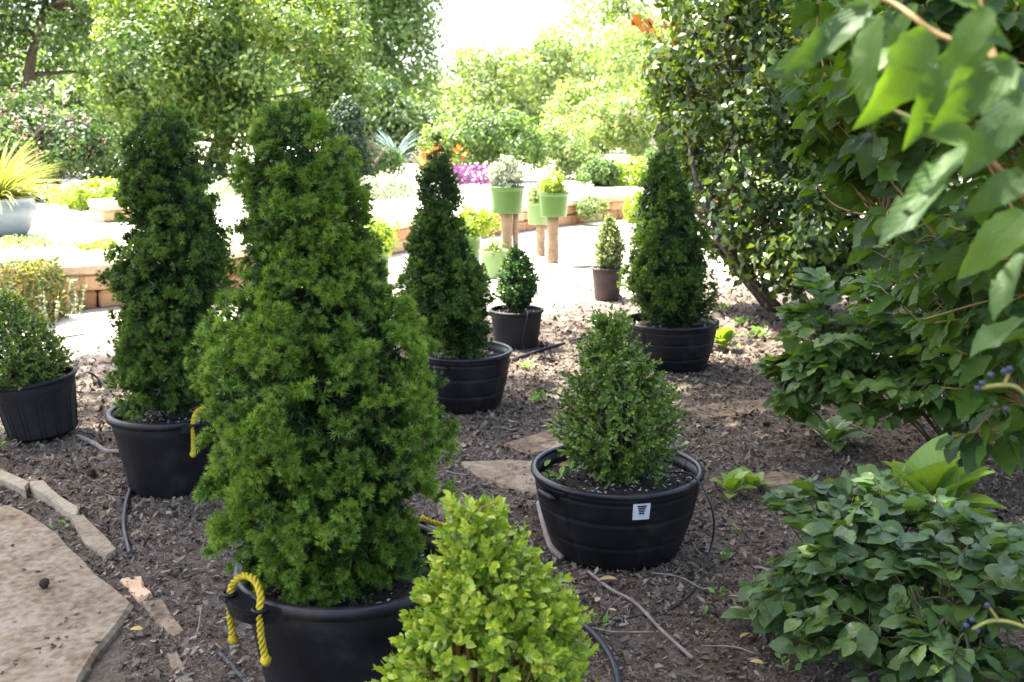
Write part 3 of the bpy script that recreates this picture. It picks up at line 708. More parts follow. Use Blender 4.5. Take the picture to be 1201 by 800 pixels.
def spruce(pot, pot_h, rows, Y, label, seed, mat, n_clump, per, shoot=.045, needles=44, cl=(.045, .085)):
    rng = np.random.default_rng(seed)
    base = np.array([pot[0], pot[1], pot_h])
    root = thing('dwarf_spruce', label, 'spruce', base, 'potted dwarf spruces')
    z, cx, r, a = on_surface(rng, rows, Y, n_clump, pot[1])
    cr = rng.uniform(*cl, n_clump) * np.clip(r / .16, .45, 1)
    jit = rng.uniform(.8, 1.08, n_clump); jit[: int(n_clump * .1)] *= rng.uniform(.4, .75, int(n_clump * .1))
    rc = np.maximum(r * .97 * jit - cr * .75, 0)
    yc = pot[1] + (z - pot_h) * 0
    C = np.stack([cx + rc * np.cos(a), yc + rc * np.sin(a), z], 1)
    outw = np.stack([np.cos(a), np.sin(a), np.full(n_clump, .35)], 1)
    m = np.maximum(3, (per / 6.5 * (cr / np.mean(cr)) ** 2)).astype(int)
    sb = np.repeat(np.arange(n_clump), m); M = len(sb)
    dS = unit(rdir(rng, M) + unit(outw)[sb] * .9 + np.array([0, 0, .25])); Sc = C[sb] + dS * (cr[sb] * rng.uniform(.7, 1.05, M))[:, None]
    sub = np.repeat(np.arange(M), 7); idx = sb[sub]; N = len(sub)                    # each pompom: seven shoots
    ax = unit(rdir(rng, N) + dS[sub] * .95 + np.array([0, 0, .15]))
    t = Sc[sub] + ax * shoot * .25
    s = shoot * rng.uniform(.8, 1.2, N) * np.repeat(rng.uniform(.75, 1.15, M), 7)
    R = frames(ax, rdir(rng, N)); ST = shoot_template(rng, needles); V, F, U = inst(ST, R, t - ax * s[:, None] * .4, s)
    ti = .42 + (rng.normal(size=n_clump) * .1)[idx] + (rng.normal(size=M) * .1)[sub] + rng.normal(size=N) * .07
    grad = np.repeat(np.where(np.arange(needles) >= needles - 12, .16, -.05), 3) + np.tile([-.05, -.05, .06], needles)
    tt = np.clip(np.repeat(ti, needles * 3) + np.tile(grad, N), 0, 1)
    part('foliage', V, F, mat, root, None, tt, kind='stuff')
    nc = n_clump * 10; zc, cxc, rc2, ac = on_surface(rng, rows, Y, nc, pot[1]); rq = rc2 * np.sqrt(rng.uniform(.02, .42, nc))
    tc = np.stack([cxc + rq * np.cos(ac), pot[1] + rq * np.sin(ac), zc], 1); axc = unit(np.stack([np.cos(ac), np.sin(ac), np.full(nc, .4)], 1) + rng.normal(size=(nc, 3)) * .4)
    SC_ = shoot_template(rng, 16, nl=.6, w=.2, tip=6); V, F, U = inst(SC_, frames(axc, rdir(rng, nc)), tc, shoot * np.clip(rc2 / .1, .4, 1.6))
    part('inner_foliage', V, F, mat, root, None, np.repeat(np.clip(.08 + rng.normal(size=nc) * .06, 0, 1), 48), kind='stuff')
    # trunk and limbs
    f, z0, z1, o = profile(rows, Y)
    zs = np.linspace(pot_h - .06, z1 - .04, 14); cxs = f(np.clip(zs, z0, z1))[0]
    cxs = pot[0] + (cxs - pot[0]) * np.linspace(0, 1, 14); P = np.stack([cxs, np.full(14, pot[1]), zs], 1)
    tubes = [tube(P, np.linspace(.022, .004, 14), 7)]
    for i in rng.permutation(n_clump)[:min(n_clump, 120)]:
        zb = max(pot_h + .02, C[i][2] - rng.uniform(.03, .14)); b = np.array([np.interp(zb, zs, cxs), pot[1], zb]); e = C[i]
        mid = (b + e) / 2 + np.array([0, 0, -.015]) + rng.normal(size=3) * .01
        tubes.append(tube([b, mid, e], [.006, .004, .002], 4))
    V, F = join(tubes); part('trunk', V, F, 'twig_wood', root)
    return root
S1 = [(112, 341, 345), (125, 325, 362), (140, 312, 378), (170, 292, 402), (200, 283, 414), (240, 285, 428), (270, 288, 440), (300, 280, 450), (350, 264, 470), (400, 246, 492), (440, 233, 512), (470, 234, 522), (500, 246, 530), (540, 254, 530), (570, 246, 522), (610, 256, 508), (640, 272, 492), (668, 310, 470), (688, 345, 435)]
spruce(P1, .36, S1, P1[1], 'biggest dwarf spruce, bushy and leaning slightly, in the foreground rope handled tub', 31, 'spruce', 310, 41, .032, 33, (.042, .078))
S2 = [(125, 188, 192), (135, 172, 208), (150, 152, 222), (170, 143, 230), (205, 140, 233), (232, 146, 255), (260, 142, 268), (300, 138, 272), (312, 128, 270), (340, 128, 266), (370, 132, 264), (400, 131, 263), (440, 136, 258), (460, 142, 250), (480, 168, 232)]
spruce(P2, .29, S2, P2[1], 'slim ragged dwarf spruce with a gap in its side beside the ribbed nursery pot', 32, 'spruce_dark', 185, 36, .038, 26, (.05, .09))
S3 = [(165, 513, 517), (185, 499, 530), (220, 490, 537), (240, 488, 539), (258, 487, 538), (290, 481, 550), (330, 472, 570), (350, 468, 578), (370, 475, 582), (392, 491, 578), (410, 515, 562)]
spruce(PM, .27, S3, PM[1], 'narrow pointed dwarf spruce in the smaller barrel planter', 33, 'spruce_dark', 175, 28, .042, 22, (.045, .08))
S4 = [(167, 778, 782), (190, 764, 796), (220, 753, 808), (260, 743, 820), (300, 735, 832), (330, 729, 840), (350, 735, 838), (365, 747, 834), (380, 770, 815)]
spruce(PR, .26, S4, PR[1], 'neat conical dwarf spruce beside the tall glossy shrub', 34, 'spruce_dark', 200, 28, .042, 22, (.045, .08))

def boxwood(pot, pot_h, rows, Y, label, seed, mat, n_sprig, leaf, per=12, n_parts=0, sprig=.06, stray=.05, tilt_group=None):
    rng = np.random.default_rng(seed)
    root = thing('boxwood_shrub', label, 'boxwood', np.array([pot[0], pot[1], pot_h]), 'potted boxwoods')
    z, cx, r, a = on_surface(rng, rows, Y, n_sprig, pot[1])
    f, z0, z1, o = profile(rows, Y)
    lump = 1 + .10 * np.sin(3 * a + z * 23) * np.cos(z * 31 + 2 * a)
    rr = np.maximum(r * lump * (1 - rng.random(n_sprig) ** 2.2 * .55) - sprig * .5, .004)
    C = np.stack([cx + rr * np.cos(a), pot[1] + rr * np.sin(a), z - sprig * .3], 1)
    ax = unit(np.stack([np.cos(a) * .75, np.sin(a) * .75, np.full(n_sprig, .6)], 1) + rng.normal(size=(n_sprig, 3)) * .32)
    sl = sprig * rng.uniform(.6, 1.3, n_sprig)
    idx = np.repeat(np.arange(n_sprig), per); k = np.tile(np.arange(per), n_sprig); N = len(idx)
    u = (k // 2 + .5) / (per / 2); ang = (k % 2) * PI + (k // 2) * PI / 2 + rng.normal(size=N) * .3 + np.repeat(rng.uniform(0, 6, n_sprig), per)
    ref = unit(np.cross(ax, np.array([.3, .7, .2]))); ref2 = np.cross(ax, ref)
    side = ref[idx] * np.cos(ang)[:, None] + ref2[idx] * np.sin(ang)[:, None]
    t = C[idx] + ax[idx] * (sl[idx] * u)[:, None]
    opening = (1.0 - .6 * u)[:, None]
    al = unit(side * opening + ax[idx] * (.45 + .7 * u)[:, None] + rng.normal(size=(N, 3)) * .15)
    nm = ax[idx] * 1.0 - side * .5 + rng.normal(size=(N, 3)) * .25 + np.array([0, 0, .2])
    s = leaf * rng.uniform(.7, 1.2, N) * (1 - .25 * u)
    ti = np.repeat(rng.normal(size=n_sprig) * .16, per) + (u - .5) * .25 - .05
    leafy(root, BOXL, frames(al, nm), t, s, mat, n_parts, ti)
    tubes = []
    b0 = np.array([pot[0], pot[1], pot_h - .05])
    for i in rng.permutation(n_sprig)[:90]:
        b = b0 + np.append(rng.normal(size=2) * .02, 0); e = C[i] + ax[i] * sl[i]; mid = (b * .55 + e * .45) + np.array([0, 0, .03])
        tubes.append(tube(smooth_path([b, mid, C[i], e], 9), np.linspace(.006, .0012, 10)[:len(smooth_path([b, mid, C[i], e], 9))], 4))
    V, F = join(tubes); part('stem', V, F, 'tan_stem' if 'bright' in mat else 'twig_wood', root)
    return root
B_N = [(368, 706, 722), (378, 702, 730), (392, 695, 741), (420, 680, 757), (450, 662, 780), (480, 656, 795), (505, 651, 797), (530, 662, 790), (550, 692, 765)]
boxwood(PN, .26, B_N, PN[1], 'pointed mid green boxwood in the stickered barrel planter', 41, 'boxwood', 950, .024, 12, 300, .07)
B_B = [(598, 550, 565), (612, 533, 580), (635, 520, 605), (660, 512, 632), (690, 496, 655), (720, 487, 668), (760, 468, 680), (800, 452, 690), (850, 440, 700), (900, 450, 692), (930, 470, 660)]
boxwood(PB, .28, B_B, PB[1], 'bright yellow green boxwood between the big tub and the coiled hose', 42, 'boxwood_bright', 1200, .025, 12, 300, .06)
B_0 = [(342, 4, 18), (352, -8, 30), (368, -18, 45), (390, -28, 62), (412, -36, 78), (430, -36, 84), (445, -28, 76), (452, -10, 60)]
bx0 = boxwood(P0, .25, B_0, P0[1], 'rounded boxwood with a tufted top in the ribbed nursery pot', 43, 'boxwood', 1000, .026, 8, 0, .055)
B_S = [(290, 602, 608), (305, 591, 620), (325, 585, 628), (340, 583, 630), (352, 588, 625), (360, 598, 614)]
boxwood(PS, .235, B_S, PS[1], 'small cone shaped boxwood in the plain round nursery pot', 44, 'boxwood_dark', 800, .026, 8, 0, .042)
B_F = [(255, 712, 718), (268, 705, 725), (288, 698, 732), (303, 697, 733), (312, 702, 728)]
boxwood(PF, .25, B_F, PF[1], 'small cream variegated boxwood in the dusty brown pot', 45, 'boxwood_variegated', 600, .028, 8, 0, .042)
for o, z in ((pot0, 0), (bx0, 0)):
    pass
pot0.rotation_euler = (math.radians(1), math.radians(-6), 0); pot0.location.z += .012
bx0.rotation_euler = (0, math.radians(-5), 0); bx0.location.x -= .02

# ------------------------------------------------------------------ trees, shrubs, mounds
def crown(rng, ells, n_clump, cr, n_leaf, shell=.45, up=.35, flat=1.0):
    vol = np.array([e[3] * e[4] * e[5] for e in ells]) ** .75; pr = vol / vol.sum()
    w = rng.choice(len(ells), n_clump, p=pr); E = np.array(ells, float)[w]
    d = rdir(rng, n_clump); rad = (shell + (1 - shell) * rng.random(n_clump) ** .7)
    C = E[:, :3] + d * E[:, 3:] * rad[:, None]
    size = cr * rng.uniform(.6, 1.35, n_clump)
    pw = size ** 2; idx = rng.choice(n_clump, n_leaf, p=pw / pw.sum())
    q = rdir(rng, n_leaf); q[:, 2] *= flat
    t = C[idx] + q * (size[idx] * rng.random(n_leaf) ** .45)[:, None]
    nm = unit(q * .7 + d[idx] * .4 + rng.normal(size=(n_leaf, 3)) * .55 + np.array([0, 0, up]))
    al = unit(np.cross(nm, rng.normal(size=(n_leaf, 3))) + np.array([0, 0, -.15]))
    ti = (rng.normal(size=n_clump) * .2)[idx]
    return C, size, t, al, nm, ti
def tree(name, label, cat, base, ells, leaf, mat, seed, n_clump=120, cr=.4, n_leaf=12000, trunk=.1, stems=1, T=RHOMB, group=None, shell=.45, up=.35, n_parts=0, limb=None, flower=None, spread=.1, wood='trunk_bark'):
    rng = np.random.default_rng(seed); base = np.array(base, float)
    root = thing(name, label, cat, base, group)
    C, size, t, al, nm, ti = crown(rng, ells, n_clump, cr, n_leaf, shell, up)
    k = t[:, 2] > base[2] + .01; t, al, nm, ti = t[k], al[k], nm[k], ti[k]
    s = leaf * rng.uniform(.65, 1.3, len(t))
    leafy(root, T, frames(al, nm), t, s, mat, n_parts, ti, name='crown' if trunk else 'foliage')
    if flower:
        fm, nf, fs = flower
        i = rng.integers(0, len(C), nf); top = rdir(rng, nf); top[:, 2] = np.abs(top[:, 2])
        fi = np.repeat(np.arange(nf), 12); q = rdir(rng, len(fi))
        tt = (C[i] + top * size[i][:, None] * .95)[fi] + q * fs * .8
        V, F, U = inst(RHOMB, frames(q, rdir(rng, len(fi))), tt, np.full(len(fi), fs * .7)); part('blossom', V, F, fm, root, U, kind='stuff')
    if trunk:
        tubes = []
        zc = np.mean([e[2] for e in ells])
        for sidx in range(stems):
            a = rng.uniform(0, 2 * PI); off = np.array([math.cos(a), math.sin(a), 0]) * (0 if stems == 1 else spread)
            b = base + off - np.array([0, 0, .05]); top_c = np.array(ells[sidx % len(ells)][:3]); e = top_c + np.array([rng.normal() * .3, rng.normal() * .3, ells[sidx % len(ells)][5] * .6])
            mid = b * .5 + e * .5 + off * 2 + rng.normal(size=3) * np.array([.1, .1, 0]) * (e[2] - b[2]) * .4
            P = smooth_path([b, mid, e], 14); tubes.append(tube(P, np.linspace(trunk, trunk * .25, len(P)), 7))
            mine = np.arange(n_clump)[sidx::stems][:limb or 26]
            for ci in mine:
                p1 = C[ci]; dd = np.linalg.norm(P - p1, axis=1) + 1.2 * np.maximum(0, P[:, 2] - p1[2] + .15); dd[:2] += 9; j = int(np.argmin(dd)); p0 = P[j]; pm = (p0 + p1) / 2 + np.array([0, 0, -.08]) + rng.normal(size=3) * .05
                tubes.append(tube([p0, pm, p1], np.array([.3, .2, .08]) * trunk, 4))
        V, F = join(tubes); part('trunk', V, F, wood, root)
    return root
def E(px, py, Y, rx, ry, depth=None):       # an ellipsoid whose outline fills those pixels at distance Y
    c = PY(px, py, Y); k = np.linalg.norm(c - CAMP) / FPX
    return (c[0], c[1], c[2], rx * k, depth if depth else rx * k * .9, ry * k)
BT = 'trees beyond the terrace'
def tb(px, Y): p = PY(px, 145, Y); return (p[0], Y, TZ)

# left and centre background
tree('wax_myrtle_tree', 'broad yellow green multi-stem tree behind the terrace, its dark trunk just showing', 'tree', tb(237, 18.5), [E(210, 70, 18.5, 95, 90), E(330, 80, 18.2, 95, 85), E(270, 10, 19, 130, 70), E(270, 150, 17.6, 60, 35), E(150, 90, 19, 50, 60), E(390, 130, 18.4, 45, 45)], .105, 'myrtle', 61, 230, .38, 46000, .11, 3, group=BT, spread=.25)
tree('oak_tree', 'dark green dense tree behind the pink flowering shrub', 'tree', tb(60, 22), [E(40, 60, 22, 110, 95), E(120, 150, 21.5, 60, 65), E(-60, 110, 22, 90, 110), E(60, -60, 22, 140, 90)], .14, 'oak_green', 62, 190, .55, 30000, .2, 1, group=BT)
tree('tall_shade_tree', 'tall airy green tree with a leaning trunk against the white sky', 'tree', tb(432, 34), [E(440, 40, 34, 70, 75), E(480, 70, 33, 42, 50), E(400, -20, 34, 90, 80), E(470, -60, 34, 80, 70)], .19, 'mid_green', 63, 150, .7, 20000, .25, 1, group=BT)
tree('cone_conifer', 'dark clipped cone conifer at the edge of the yellow green tree', 'conifer', tb(404, 16.5), [E(404, 190, 16.5, 26, 30), E(405, 160, 16.5, 22, 34), E(406, 138, 16.5, 13, 26)], .07, 'conifer_dark', 64, 150, .11, 8000, .05, 1, shell=.7)
tree('crape_myrtle', 'loose shrub with small pink flower clusters beside the blue urn', 'shrub', tb(50, 15), [E(50, 175, 15, 58, 42), E(15, 150, 15.2, 50, 40), E(90, 165, 15, 35, 35)], .075, 'oak_green', 65, 130, .2, 11000, .03, 5, flower=('pink_petal', 70, .05), spread=.15)
tree('creeping_juniper', 'low lime green creeping juniper beside the sandstone step', 'shrub', G(112, 240, TZ), [E(100, 228, 13.6, 32, 9, .6), E(130, 222, 13.9, 24, 9, .5)], .07, 'lime', 66, 60, .12, 4500, 0, flower=None, shell=.3)
CT = 'pale trees in the far background'
for k, (px, Y, ells, lf, mt, nl, lab) in enumerate([
    (575, 38, [E(560, 120, 38, 60, 60), E(610, 100, 38, 60, 55), E(545, 165, 37, 50, 40)], .2, 'pale_green', 12000, 'rounded pale green tree behind the dark leaved white flowering bush'),
    (680, 40, [E(680, 90, 40, 70, 65), E(640, 130, 39, 60, 50), E(720, 120, 40, 60, 60)], .2, 'pale_green', 13000, 'wide pale green tree with wispy shoots above its crown'),
    (735, 44, [E(720, 40, 44, 60, 60), E(770, 70, 44, 60, 70), E(700, -10, 45, 40, 40)], .22, 'pale_green', 6500, 'tall feathery tree reaching the top of the sky gap'),
    (455, 30, [E(465, 150, 30, 45, 35), E(440, 125, 30, 30, 30)], .16, 'oak_green', 7000, 'small shadowy tree behind the spiky blue yucca'),
    (830, 26, [E(840, 110, 26, 90, 90), E(800, 170, 25, 50, 50)], .16, 'mid_green', 12000, 'full green tree seen through the tall glossy shrub'),
    (960, 24, [E(960, 60, 24, 120, 120), E(1080, 90, 23, 120, 130)], .17, 'oak_green', 14000, 'dense dark tree filling the gaps behind the tall glossy shrub'),
    (1230, 20, [E(1230, 80, 20, 130, 130)], .16, 'oak_green', 8000, 'dark tree behind the near viburnum branches'),
    (-220, 24, [E(-190, 60, 24, 130, 120)], .18, 'oak_green', 8000, 'dark tree at the end of the terrace beyond the urn'),
]):
    b = tb(px, Y); tree('background_tree', lab, 'tree', b, ells, lf, mt, 70 + k, 110, .03 * Y * .55, nl, .14, 1, group=CT)
# far woods that read as one mass
rng = np.random.default_rng(99)
n = 20000; t = np.stack([rng.uniform(-75, 75, n), rng.uniform(60, 78, n), np.zeros(n)], 1)
hmax = 6.2 + 1.6 * np.sin(t[:, 0] * .35) + 1.1 * np.sin(t[:, 0] * .9 + 1) - 3.4 * np.exp(-((t[:, 0] + 2) / 7) ** 2)
t[:, 2] = .4 + hmax * rng.random(n) ** .8
V, F, U = inst(RHOMB, frames(rdir(rng, n), rdir(rng, n) + np.array([0, -.3, .5])), t, rng.uniform(.5, .9, n))
single('distant_woodland', V, F, 'mid_green', (0, 66, .4), 'far off band of pale green woodland closing the garden', 'woodland', kind='stuff', uv=U)

def mound(name, label, px, py, Y, rx, ry, leaf, mat, seed, n_leaf=3500, n_clump=50, cr=None, flower=None, group=None, z=TZ, T=RHOMB, up=.35, cat='shrub', shell=.35):
    e = E(px, py, Y, rx, ry); c = PY(px, py, Y)
    return tree(name, label, cat, (c[0], Y, z), [e], leaf, mat, seed, n_clump, cr or e[3] * .28, n_leaf, 0, T=T, flower=flower, group=group, up=up, shell=shell)
BG_ = 'sunny bed shrubs behind the wall'
mound('flowering_bush', 'rounded dark green bush dotted white behind the green pots', 585, 165, 20, 52, 36, .1, 'mid_green', 81, 6500, 70, flower=('silver', 60, .05), group=BG_)
mound('perennial_mound', 'pale feathery mound above the right green pot', 668, 178, 21, 45, 38, .09, 'pale_green', 82, 5000, group=BG_)
mound('perennial_mound', 'tall pale bush with salmon flowers left of the glossy shrub', 745, 145, 21, 48, 42, .1, 'pale_green', 83, 6000, flower=('pink_petal', 22, .06), group=BG_)
mound('perennial_mound', 'pale green mound with red flowers under the feathery tree', 690, 128, 24, 60, 30, .11, 'pale_green', 84, 5000, flower=('orange_petal', 10, .07), group=BG_)
mound('perennial_mound', 'bright lime mound just right of the two green post pots', 700, 205, 18.5, 24, 20, .07, 'mid_green', 85, 3500, group=BG_)
mound('perennial_mound', 'rounded pale bush between the lime mound and the conical spruce', 737, 203, 18.8, 26, 24, .07, 'lime', 86, 3500, group=BG_)
mound('perennial_mound', 'silvery mound in front of the far sandstone wall', 693, 243, 15.4, 17, 14, .05, 'pale_green', 87, 2500, z=0)
mound('perennial_mound', 'small green mound at the foot of the far wall by the conical spruce', 745, 245, 15.8, 14, 22, .05, 'lime', 88, 2200, z=0)
mound('perennial_mound', 'low silver carpet plant on the terrace above the curved wall', 300, 225, 14.2, 90, 12, .05, 'silver', 89, 4000, 80, .13)
mound('perennial_mound', 'silver plant spilling along the wall top behind the narrow spruce', 450, 222, 15.5, 45, 14, .05, 'silver', 90, 3500, 60, .12)
mound('perennial_mound', 'low green carpet plant at the foot of the blue urn', 20, 290, 9.3, 55, 8, .035, 'pale_green', 91, 3000, 60, .07)
mound('perennial_mound', 'lime sprawling plant on the capstones beside the slim spruce', 115, 292, 9.2, 26, 9, .035, 'lime', 92, 2200, 40, .06)
mound('perennial_mound', 'golden green mound beside the orange cannas', 440, 192, 19, 35, 18, .08, 'mid_green', 93, 3000, group=BG_)
mound('perennial_mound', 'pale bush between the cannas and the rounded dark bush', 520, 175, 22, 30, 30, .09, 'pale_green', 94, 3000, group=BG_)
mound('perennial_mound', 'low shadowy ground cover under the yellow green tree', 250, 205, 19, 90, 12, .08, 'oak_green', 95, 3500, 60, .2)
mound('perennial_mound', 'broad pale bush rising behind the lime mound', 790, 190, 19, 45, 42, .08, 'mid_green', 96, 5000, group=BG_)
mound('perennial_mound', 'sunny scrub seen below the tall glossy shrub', 900, 215, 17, 110, 45, .08, 'mid_green', 97, 6000, 80, .3)

# hedge: clipped box with reddish tips
rng = np.random.default_rng(55)
p0 = G(78, 378); root = thing('clipped_hedge', 'clipped small leaved hedge with reddish tips against the stone wall', 'hedge', (-3.9, 7.85, 0))
n = 12000; q = rng.uniform(-1, 1, (n, 3)); ax_ = rng.integers(0, 3, n); q[np.arange(n), ax_] = np.sign(q[np.arange(n), ax_]) * rng.uniform(.82, 1.0, n)
t = np.array([-4.45, 7.72, .23]) + q * np.array([.95, .24, .23]) + rng.normal(size=(n, 3)) * .012
nm = unit(np.eye(3)[ax_] * np.sign(q[np.arange(n), ax_])[:, None] + rng.normal(size=(n, 3)) * .5)
leafy(root, RHOMB, frames(rdir(rng, n), nm), t, rng.uniform(.03, .05, n), 'red_hedge', 0, rng.normal(size=n) * .1)
V, F = join([tube([(x, 7.72, -.02), (x + .02, 7.74, .4)], [.012, .004], 5) for x in np.linspace(-5.3, -3.6, 9)]); part('stem', V, F, 'twig_wood', root)

# spiky silver plants before the hedge, and rosettes
def blades(name, label, cat, base, n, L, mat, seed, lean=(.15, .9), w=1.0, T=BLADE, group=None, part_name='blade', n_parts=0):
    rng = np.random.default_rng(seed); root = thing(name, label, cat, base, group)
    a = rng.uniform(0, 2 * PI, n); th = rng.uniform(*lean, n)
    al = np.stack([np.cos(a) * np.sin(th), np.sin(a) * np.sin(th), np.cos(th)], 1); nm = np.stack([-np.cos(a) * np.cos(th), -np.sin(a) * np.cos(th), np.sin(th)], 1)
    t = np.array(base) + np.stack([np.cos(a), np.sin(a), np.zeros(n)], 1) * L * .06 * rng.random((n, 1))
    Tw = (T[0] * np.array([w, 1, 1]), T[1], T[2])
    leafy(root, Tw, frames(al, -nm * -1.0), t, L * rng.uniform(.6, 1.1, n), mat, n_parts, rng.normal(size=n) * .1, name=part_name, leaf_name=part_name)
    return root
SG = 'silver spiky plants before the hedge'
for k, (px, py) in enumerate([(22, 388), (40, 380), (58, 385), (78, 372), (90, 366), (8, 382)]):
    b = G(px, py); rng = np.random.default_rng(200 + k)
    root = thing('silver_spike_plant', 'upright silvery spiked plant before the clipped hedge', 'plant', b, SG)
    n = 170; st = rng.integers(0, 9, n); h = rng.random(n) * rng.uniform(.18, .34, 9)[st]; sx = rng.normal(size=(9, 2)) * .05; ln = rng.normal(size=(9, 2)) * .2
    t = np.stack([b[0] + sx[st, 0] + ln[st, 0] * h, b[1] + sx[st, 1] + ln[st, 1] * h, h], 1)
    leafy(root, RHOMB, frames(rdir(rng, n) + np.array([0, 0, .8]), rdir(rng, n)), t, rng.uniform(.02, .035, n), 'silver', 0)
    V, F = join([tube([(b[0] + sx[i, 0], b[1] + sx[i, 1], -.01), (b[0] + sx[i, 0] + ln[i, 0] * .3, b[1] + sx[i, 1] + ln[i, 1] * .3, .3)], [.003, .001], 4) for i in range(9)]); part('stem', V, F, 'green_stem', root)
blades('yucca', 'spiky blue grey yucca behind the terrace edge', 'yucca', (*PY(463, 185, 22)[:2], PY(463, 192, 22)[2]), 90, .85, 'blue_blade', 101, (.1, 1.3), 1.3)
# cannas and purple flowers
for k, (px, py, Y) in enumerate([(503, 200, 19.5), (512, 203, 19.2), (540, 202, 19.6)]):
    b = np.array([*PY(px, py, Y)[:2], TZ]); rng = np.random.default_rng(230 + k)
    root = blades('canna', ['canna with orange bronze leaves just left of the narrow spruce tip', 'canna with red green leaves half hidden by the narrow spruce tip', 'canna with red green leaves beside the purple flowers'][k], 'flower', b, 12, .6, 'orange_petal' if k == 0 else 'red_hedge', 230 + k, (.05, .6), 4.0, group='orange cannas')
    c = b + np.array([0, 0, .55]); q = rdir(rng, 14); V, F, U = inst(RHOMB, frames(q, rdir(rng, 14)), c + q * .06, np.full(14, .14)); part('petal', V, F, 'orange_petal', root, U, kind='stuff')
rng = np.random.default_rng(240); c = PY(551, 203, 18.8)
root = thing('purple_flower_bed', 'patch of purple spiky flowers behind the left green pot', 'flowers', (c[0], 18.8, TZ))
n = 900; t = np.stack([c[0] + rng.uniform(-.42, .42, n), 18.8 + rng.uniform(-.25, .25, n), TZ + rng.random(n) * .33], 1)
leafy(root, RHOMB, frames(rdir(rng, n) + np.array([0, 0, 1.0]), rdir(rng, n)), t, rng.uniform(.05, .09, n), 'purple_petal', 0)

# ------------------------------------------------------------------ green pots, posts, urn
def flower_pot(name, label, c, rb, rt, h, mat, seed, group=None):
    c = np.array(c, float); root = thing(name, label, 'plant pot', c, group)
    prof = [(.001, .004), (rb * .9, .004), (rb, 0), (rb + .003, .01)] + [(rb + (rt - rb) * t, h * t) for t in (.2, .4, .415, .43, .6, .8, .9)] + [(rt + .004, h * .9), (rt + .009, h * .93), (rt + .008, h - .004), (rt, h), (rt - .008, h - .004), (rt - .012, h * .8), (rb, h * .5)]
    V, F = lathe(prof, 48, c); part('body', V, F, mat, root)
    V, F = lathe([(.001, h * .85), (rt * .5, h * .86), (rt - .011, h * .84)], 32, c); part('potting_soil', V, F, 'potting_soil', root)
    return root
def post(label, c, r, h, seed):
    rng = np.random.default_rng(seed); P = [(c[0], c[1], z) for z in np.linspace(-.05, h, 8)]
    V, F = tube(P, r * rng.uniform(.94, 1.04, 8), 14); V = V + rng.normal(size=V.shape) * .0015
    return single('wooden_post', V, F, 'post_wood', (c[0], c[1], 0), label, 'post', 'posts carrying green pots')
pa = PY(595, 249, 10.3); pb = G(648, 309); pc = G(635, 305)
post('round wooden post under the left green pot, the thicker of the pair', (pa[0] - .005, 10.3, 0), .058, pa[2], 1)
post('slim wooden post pressed against the thicker one under the left green pot', (pa[0] + .085, 10.34, 0), .03, pa[2] - .004, 2)
post('round wooden post under the right green pot', pb, .066, PY(649, 253, pb[1])[2], 3)
post('wooden post under the sunlit green pot that stands behind', pc + np.array([0, .35, 0]), .055, PY(632, 262, pc[1] + .35)[2], 4)
def pot_px(label, x0, x1, ytop, ybot, Y, mat, seed, group='green glazed pots'):
    a = PY(x0, ytop, Y); b = PY(x1, ytop, Y); bt = PY((x0 + x1) / 2, ybot, Y); r = (b[0] - a[0]) / 2 - .008
    return flower_pot('green_pot', label, (bt[0], Y, bt[2]), r * .84, r, a[2] - bt[2], mat, seed, group), np.array([bt[0], Y, a[2]]), r
pots = [('green glazed pot on the double post with silvery foliage', 574, 616, 218, 249.6, 10.3, 'green_glaze', 'silver', 'silvery leafed plant in the left green post pot', 30),
        ('green glazed pot on the single post with a lime plant', 631, 668, 225, 253.6, pb[1], 'green_glaze', 'lime', 'lime plant in the right green post pot', 22),
        ('sunlit green pot on the lower post behind the right green pot', 617, 647, 236, 262.6, pc[1] + .35, 'sunlit_green_glaze', 'pale_green', 'pale trailing plant in the sunlit green post pot', 16)]
for k, (lab, x0, x1, yt, yb, Y, mt, pm, pl, hp) in enumerate(pots):
    _, tp, r = pot_px(lab, x0, x1, yt, yb, Y, mt, k)
    tree('potted_plant', pl, 'potted plant', tp - np.array([0, 0, .05]), [(tp[0], tp[1], tp[2] + hp * .0035, r * 1.0, r, hp * .006)], .045, pm, 300 + k, 40, .06, 1500, 0, shell=.2)
for k, (lab, x0, x1, yt, yb, pm, pl, ex) in enumerate([
    ('sunlit green pot on the ground behind the small cone boxwood', 562, 597, 293, 326, 'pale_green', 'sparse pale plant in the ground pot behind the cone boxwood', (0, 4, .5)),
    ('green pot on the ground half hidden by the narrow spruce', 528, 566, 273, 318, 'lime', 'bushy lime plant in the ground pot behind the narrow spruce', (12, 18, 1.5)),
    ('green pot on the sunny path beside the biggest spruce', 422, 459, 292, 334, 'lime', 'yellow green bushy plant in the pot beside the biggest spruce', (4, 22, 1.3))]):
    Y = G((x0 + x1) / 2, yb)[1]
    _, tp, r = pot_px(lab, x0, x1, yt, yb, Y, 'sunlit_green_glaze' if k == 0 else 'green_glaze', 10 + k)
    tree('potted_plant', pl, 'potted plant', tp - np.array([0, 0, .05]), [(tp[0] + ex[0] * .0085, tp[1], tp[2] + ex[1] * .006, r * ex[2], r, ex[1] * .0085)], .05, pm, 320 + k, 40, .08, 1600 if k else 300, 0, shell=.2)
